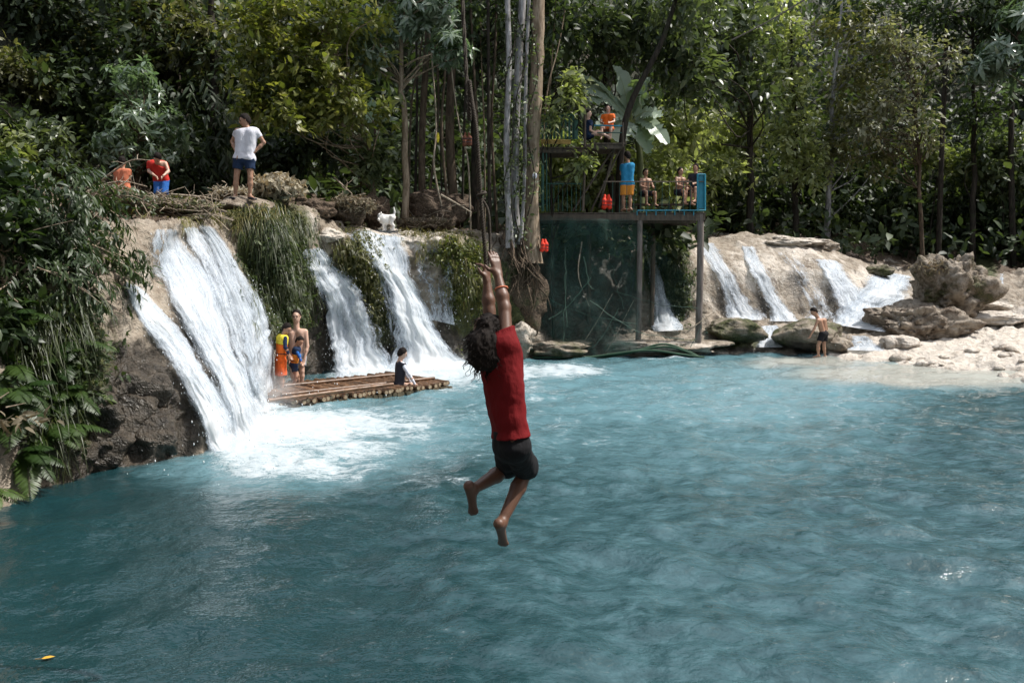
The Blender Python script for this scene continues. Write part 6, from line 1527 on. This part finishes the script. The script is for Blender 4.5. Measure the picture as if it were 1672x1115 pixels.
def life_vest(label, c, s, m, rot=0.0):
    root = empty("life_vest", c, label, "life vest")
    c_, s_ = math.cos(rot), math.sin(rot); R = np.array([[c_, -s_, 0], [s_, c_, 0], [0, 0, 1]])
    W_ = lambda x, y, z: np.array(c) + R @ (np.array([x, y, z]) * s)
    pr = [cap(W_(sx * .11, 0, .10), W_(sx * .12, 0, .36), .085 * s, .08 * s, .04) for sx in (-1, 1)] + [cap(W_(sx * .10, .02, .36), W_(sx * .075, .05, .56), .07 * s, .05 * s, .04) for sx in (-1, 1)] + [cap(W_(-.10, .08, .10), W_(.10, .08, .40), .09 * s, .08 * s, .05)]
    v, q = sdf_mesh(pr, .016, (), .006); obj("foam_body", v, q, CL[m], root)
    for z in (.18, .32):
        mb = MB(); mb.tube(np.array([W_(-.21, -.07, z), W_(0, -.10, z), W_(.21, -.07, z)]), .014 * s, 5); mb.build("strap", CL["darkgrey"], root)
life_vest("orange life vest lying on the lower platform floor", P(991, 343, 23.2), .78, "vestred", .2)
life_vest("red life vest hanging on the bank below the mottled trunk", P(889, 412, 21.9), .62, "vestred", .5)
# hanging floats in the thicket
root = empty("hanging_float", P(715, 236, 22.0), "yellow float hanging among the slender stems", "float"); v, q = ball(14, 10); obj("float_body", v * np.array([.045, .045, .14]) + P(715, 225, 22.0), q, CL["yellow"], root)
mb = MB(); mb.tube(np.array([P(715, 217, 22.0), P(716, 170, 22.0)]), .006, 5); mb.build("cord", M_ROPE, root)
life_vest("small orange vest hanging deep among the slender stems", P(763, 240, 22.6), .7, "brown", .1)
root = empty("tree_tag", P(873, 287, 21.8), "small white tag nailed to the mottled trunk", "tag"); v, q = ball(12, 8); obj("tag_plate", v * np.array([.07, .015, .09]) + P(873, 287, 21.87), q, CL["white"], root)
mb = MB(); mb.tube(np.array([P(873, 284, 21.82), P(873, 284, 21.90)]), .008, 6); mb.build("nail", M_WOOD, root)

# ================================================================== GREEN SAFETY NET under the platform
w = NT("green_netting"); pq = w.pos()
n1 = w.noise(pq, 2.2, 5, .6); n2 = w.noise(w.vec(pq, (1, 1, .4)), 5, 5, .6)
df = w.bsdf(Base_Color=w.ramp(n2, [(.3, (.006, .028, .021)), (.7, (.022, .072, .054))]), Roughness=.7)
tp_ = w.n("ShaderNodeBsdfTransparent")
M_NET = w.done(w.mixsh(w.math('MULTIPLY', w.range(n1, .3, .75, .24, .58), w.attr('fold')), tp_.outputs[0], df))
top = [(876, 352, 22.75), (930, 356, 22.8), (1000, 358, 22.85), (1042, 362, 22.85), (1100, 430, 22.85), (1140, 470, 22.9), (1150, 480, 22.9)]
bot = [(872, 582, 22.6), (930, 585, 22.5), (1000, 580, 22.5), (1042, 572, 22.6), (1090, 570, 22.6), (1140, 560, 22.7), (1160, 552, 22.7)]
nu_, nv_ = 90, 60
Tn = curve_pts([P(*q) for q in top], nu_); Bn = curve_pts([P(*q) for q in bot], nu_)
s_ = np.linspace(0, 1, nv_)[None, :, None]; N_ = Tn[:, None] * (1 - s_) + Bn[:, None] * s_
N_[..., 1] += .22 * fbm(N_ * np.array([1.6, 1, .8]), 3, 8) + .25 * np.sin(s_[..., 0] * math.pi); N_[..., 0] += .08 * fbm(N_ * 1.5 + 9, 2, 12)
i_ = np.arange(nu_ - 1)[:, None]; j_ = np.arange(nv_ - 1)[None]
root = empty("safety_net", P(1000, 582, 22.7), "dark green net hanging from the platform to the waterline", "net")
obj("netting", N_.reshape(-1, 3), np.stack([i_ * nv_ + j_, (i_ + 1) * nv_ + j_, (i_ + 1) * nv_ + j_ + 1, i_ * nv_ + j_ + 1], -1).reshape(-1, 4), M_NET, root, True, {'fold': (1 - .68 * sstep(1030, 1060, project(N_)[0])).ravel()})
M_CORD = plain("net_cord", (.06, .11, .08), .7, .3)
rg = np.random.default_rng(4)
for k in range(13):
    a, b = (rg.integers(0, nu_), rg.integers(8, nv_)), (rg.integers(0, nu_), rg.integers(20, nv_))
    p0, p1 = N_[a] - [0, .06, 0], N_[b] - [0, .06, 0]
    if np.linalg.norm(p0 - p1) > 3.2: continue
    mb = MB(); mb.tube(vine_pts(p0, p1, rg.uniform(0, .35), 12, rg, .02), rg.uniform(.006, .012), 5, False); mb.build("cord", M_CORD, root)
for k, q in enumerate([[(870, 586), (930, 588), (1000, 578), (1060, 572), (1110, 578), (1150, 584)], [(880, 588), (950, 584), (1020, 576), (1090, 566), (1140, 582)], [(960, 586), (1020, 578), (1080, 562), (1120, 572), (1148, 586)]]):
    mb = MB(); pts = curve_pts([P(a, b, 22.4 + .05 * k) for a, b in q], 40); pts[:, 2] = np.maximum(pts[:, 2], .03); mb.tube(pts, .035, 6); mb.build("bottom_roll", plain("net_roll", (.02, .06, .03), .8, .4), root)
# dry branches leaning in the net
for k, (a, b, lab) in enumerate([((950, 395), (962, 500), "pale stick hanging upright inside the net"), ((1118, 545), (1166, 510), "thin dark stick poking out at the net's right end"), ((935, 585), (1000, 480), "thin pale branch leaning inside the net"), ((980, 590), (1035, 490), "second thin branch leaning inside the net")]):
    p0, p1 = P(*a, 22.95), P(*b, 23.1); mb = MB(); mb.tube(curve_pts([p0, (p0 + p1) / 2 + rg.normal(0, .1, 3), p1], 10), np.linspace(.025, .012, 10), 6)
    root = empty("dry_stick", p0, lab, "stick"); mb.build("stick", BARK["twig"], root)

# ================================================================== BANANA PLANT
w = NT("banana_leaf"); pq = w.objco(); st = w.noise(pq, 9, 4)
pr = w.bsdf(Base_Color=w.mix(w.attr("tint"), (.09, .15, .06), (.46, .54, .44)), Roughness=.33, Normal=w.bump(w.noise(pq, 22, 3), .4, .02)); tr = w.n("ShaderNodeBsdfTranslucent"); w.set(tr, "Color", (.20, .30, .06))
M_BAN = w.done(w.mixsh(.35, pr, tr.outputs[0]))
bb = P(1045, 345, 26.2); bb[2] = ground_z(bb[0], bb[1])
root = empty("banana_plant", bb, "banana plant with big torn pale leaves behind the upper platform", "plant")
mb = MB(); mb.tube(curve_pts([bb, P(1046, 270, 26), P(1030, 200, 25.6)], 10), np.linspace(.16, .07, 10), 10); mb.build("stem", plain("banana_stem", (.10, .12, .04), .6, .3, 5), root)
cr = P(1030, 200, 25.6)
for k, (tp, w_, ti) in enumerate([((1062, 128), .42, .9), ((1000, 108), .42, .75), ((935, 150), .36, .8), ((1055, 150), .34, 1.0), ((960, 165), .40, .6), ((1080, 190), .40, .7), ((1010, 232), .55, .9), ((1060, 250), .45, .3), ((975, 205), .35, .85), ((905, 128), .16, .5), ((1090, 235), .4, .5), ((1038, 130), .3, .2)]):
    e = P(*tp, 25.2 - .05 * k); n = 26; t = np.linspace(0, 1, n); L = np.linalg.norm(e - cr)
    mid = cr + (e - cr) * t[:, None] + np.array([0, 0, 1.]) * (np.sin(t * math.pi) * L * .22)[:, None]
    tan = norm(np.gradient(mid, axis=0)); sd = norm(np.cross(tan, [0, -.75, .65])); up_ = np.cross(sd, tan)
    wd = w_ * .78 * np.sin(np.pi * np.clip((t - .12) / .9, 0, 1)) ** .55 * (t > .12); rgk = np.random.default_rng(k)
    vs, fs = [], []
    for q in (-1, 1):
        tear = np.where(rgk.random(n) < .18, .55, 1.0)
        ed = mid + sd * (q * wd * tear)[:, None] + up_ * (wd * .35)[:, None] - np.array([0, 0, 1.]) * (wd * .5 * rgk.uniform(.3, 1.2, n))[:, None]
        b0 = len(np.concatenate(vs)) if vs else 0
        vs.append(np.concatenate([mid, ed])); i = np.arange(n - 1); fs.append(np.stack([i, i + 1, i + 1 + n, i + n], 1) + b0)
    v = np.concatenate(vs); lf = obj("leaf", v, np.concatenate(fs), M_BAN, root, True, {"tint": np.full(len(v), ti)})
    mb = MB(); mb.tube(mid - up_ * .008, np.linspace(.022, .005, n), 5); mb.build("midrib", plain("banana_midrib", (.25, .28, .10), .5), lf)
# broad pale leaves of a second clump, left of the thicket
cb = P(600, 300, 22.6); cb[2] = ground_z(cb[0], cb[1]); root = empty("banana_plant", cb, "big pale drooping leaves between the yellow tree and the tan trunk", "plant"); cr = P(612, 205, 22.6)
mb = MB(); mb.tube(curve_pts([cb, (cb + cr) / 2 + [.1, 0, 0], cr], 8), np.linspace(.07, .04, 8), 8); mb.build("stem", BARK["brown"], root)
for k, (tp, w_, ti) in enumerate([((575, 165), .34, 1.0), ((600, 150), .30, .9), ((640, 168), .30, .9), ((560, 190), .3, .8), ((650, 195), .25, .8)]):
    e = P(*tp, 22.0); n = 16; t = np.linspace(0, 1, n); mid = cr + (e - cr) * t[:, None] + np.array([0, 0, 1.]) * (np.sin(t * math.pi) * .15)[:, None]
    tan = norm(np.gradient(mid, axis=0)); sd = norm(np.cross(tan, [0, -.75, .65])); wd = w_ * .5 * np.sin(np.pi * np.clip((t - .1) / .92, 0, 1)) ** .6 * (t > .1)
    vs = [np.concatenate([mid, mid + sd * (q * wd)[:, None] - np.array([0, 0, .5]) * wd[:, None]]) for q in (-1, 1)]; i = np.arange(n - 1); fq = np.stack([i, i + 1, i + 1 + n, i + n], 1)
    v = np.concatenate(vs); obj("leaf", v, np.concatenate([fq, fq + 2 * n]), M_BAN, root, True, {"tint": np.full(len(v), ti)})

# ================================================================== DOG
c0 = P(634, 376, 21.2); s_ = 21.2 / FPX
def dg(px, py, dd=0.): return P(px, py, 21.2 + dd)
pr = [cap(dg(627, 358), dg(641, 355), .115, .085, .05), cap(dg(626, 359), dg(630, 361), .125, .115, .05), cap(dg(626, 355), dg(621, 352), .075, .065, .04), cap(dg(621, 353), dg(621, 356, -.04), .072, .062, .03), cap(dg(620, 357, -.05), dg(618, 359, -.12), .042, .032, .02)]
for (a, b, c, d, dd) in [((627, 361), (626, 368), (627, 375), (625.5, 376), -.07), ((629, 361), (630, 368), (630, 375), (628.5, 376), .07)]:
    pr += [cap(dg(*a, dd), dg(*b, dd), .045, .032, .03), cap(dg(*b, dd), dg(*c, dd), .030, .024, .02), cap(dg(*c, dd), dg(*d, dd), .026, .022, .015)]
for (a, b, c, d, e, dd) in [((641, 356), (639, 364), (643.5, 369), (642, 375), (640.5, 376), -.07), ((640, 356), (637.5, 364), (641.5, 369), (640, 375), (638.5, 376), .07)]:
    pr += [cap(dg(*a, dd), dg(*b, dd), .075, .045, .04), cap(dg(*b, dd), dg(*c, dd), .042, .028, .02), cap(dg(*c, dd), dg(*d, dd), .027, .023, .015), cap(dg(*d, dd), dg(*e, dd), .026, .022, .015)]
pr += [cap(dg(643, 353), dg(644.5, 346), .030, .026, .03), cap(dg(644.5, 346), dg(643, 339), .026, .014, .02)]
v, q = sdf_mesh(pr, .012, (), .006, 25, 6)
M_DOG = plain("white_fur", (.80, .78, .74), .9, .12, 20, .4)
root = empty("dog", c0, "white dog with raised tail standing at the lip of the tall waterfall", "dog"); obj("body", v, q, M_DOG, root)
for dd in (-.055, .055):
    mb = MB(); e0 = dg(622.5, 350, dd); mb.add(np.array([e0 + [-.03, 0, 0], e0 + [.03, .01, 0], e0 + [0, dd * .3, .075], e0 + [0, dd * .4, -.0]]), np.array([[0, 1, 2], [1, 3, 2], [3, 0, 2], [0, 3, 1]])); mb.build("ear", M_DOG, root)
vv, qq = ball(8, 6); obj("nose", vv * .02 + dg(617.3, 359, -.15), qq, M_EYE, root)

# ================================================================== SMALL THINGS
c = G(67, 1075, .03)
v, f = leaf_geo(np.array([c]), np.array([[.9, .4, .02]]), np.array([[0, 0, 1.]]), np.array([.075]), .5, .05, .02)
root = empty("floating_leaf", c, "single yellow leaf floating in the lower left corner", "leaf"); lo = obj("blade", v, f, plain("yellow_leaf", (.55, .30, .03), .4), root)
mb = MB(); mb.tube(np.array([c, c + [-.03, -.012, .005]]), .0015, 5); mb.build("stalk", plain("leaf_stalk", (.35, .2, .04), .5), root)
mb = MB(); mb.tube(vine_pts(P(1195, 66, 22), P(1330, -10, 20), .05, 14), .018, 6); root = empty("overhead_line", P(1195, 66, 22), "pale line crossing the leaves at the top right of centre", "line"); mb.build("line", M_POST, root)
print("all t=%.1f" % (time.time() - T0), "tris", sum(len(m.loops) - 2 * len(m.polygons) for m in bpy.data.meshes))

# ================================================================== TREES ON THE NEAR BANK, behind and beside the viewer: they shade the near side of the pool
rg = np.random.default_rng(101)
proto = None
for k, (x, y, a, sc) in enumerate([(-9.5, -2.5, 0, 1.0), (-5.0, -5.0, 1.1, 1.1), (0.5, -6.5, 2.3, 1.15), (5.5, -5.5, 3.6, 1.05), (10.5, -4.0, 4.4, 1.1), (-13.0, 1.5, 5.2, 1.1), (-2.5, -10.5, .5, 1.3), (7.5, -10, 1.9, 1.3)]):
    z = ground_z(x, y)
    if proto is None:
        proto = empty("bank_tree", (0, 0, 0), "tall leafy tree on the near bank behind the viewer", "tree", "trees on the near bank")
        mb = MB(); mb.tube(curve_pts([(0, 0, -.3), (.2, .1, 3), (-.1, .2, 6), (.2, 0, 9)], 14), np.linspace(.30, .12, 14), 9)
        for q in range(16):
            t = rg.uniform(3.5, 8.5); an = rg.uniform(0, 6.28); e = np.array([math.cos(an) * rg.uniform(1.5, 3.6), math.sin(an) * rg.uniform(1.5, 3.6), t + rg.uniform(0, 2.2)])
            mb.tube(curve_pts([(0, 0.1, t), e * [.5, .5, 1] - [0, 0, .3], e], 7), np.linspace(.09, .02, 7), 5)
        mb.build("trunk", BARK["brown"], proto)
        cen, out = crown_points([((0, 0, 7.8), (3.8, 3.8, 3.4), 620), ((0, 0, 4.6), (2.8, 2.8, 1.6), 160)], rg)
        v, f, t = clusters(cen, out, "spray", .34, 10, rg); obj("crown", v, f, LM["dark"], proto, True, {"tint": t})
        o = proto
    else: o = copy_tree(proto)
    o.location = (x, y, z); o.rotation_euler.z = a; o.scale = (sc, sc, sc)
print("done t=%.1f" % (time.time() - T0))
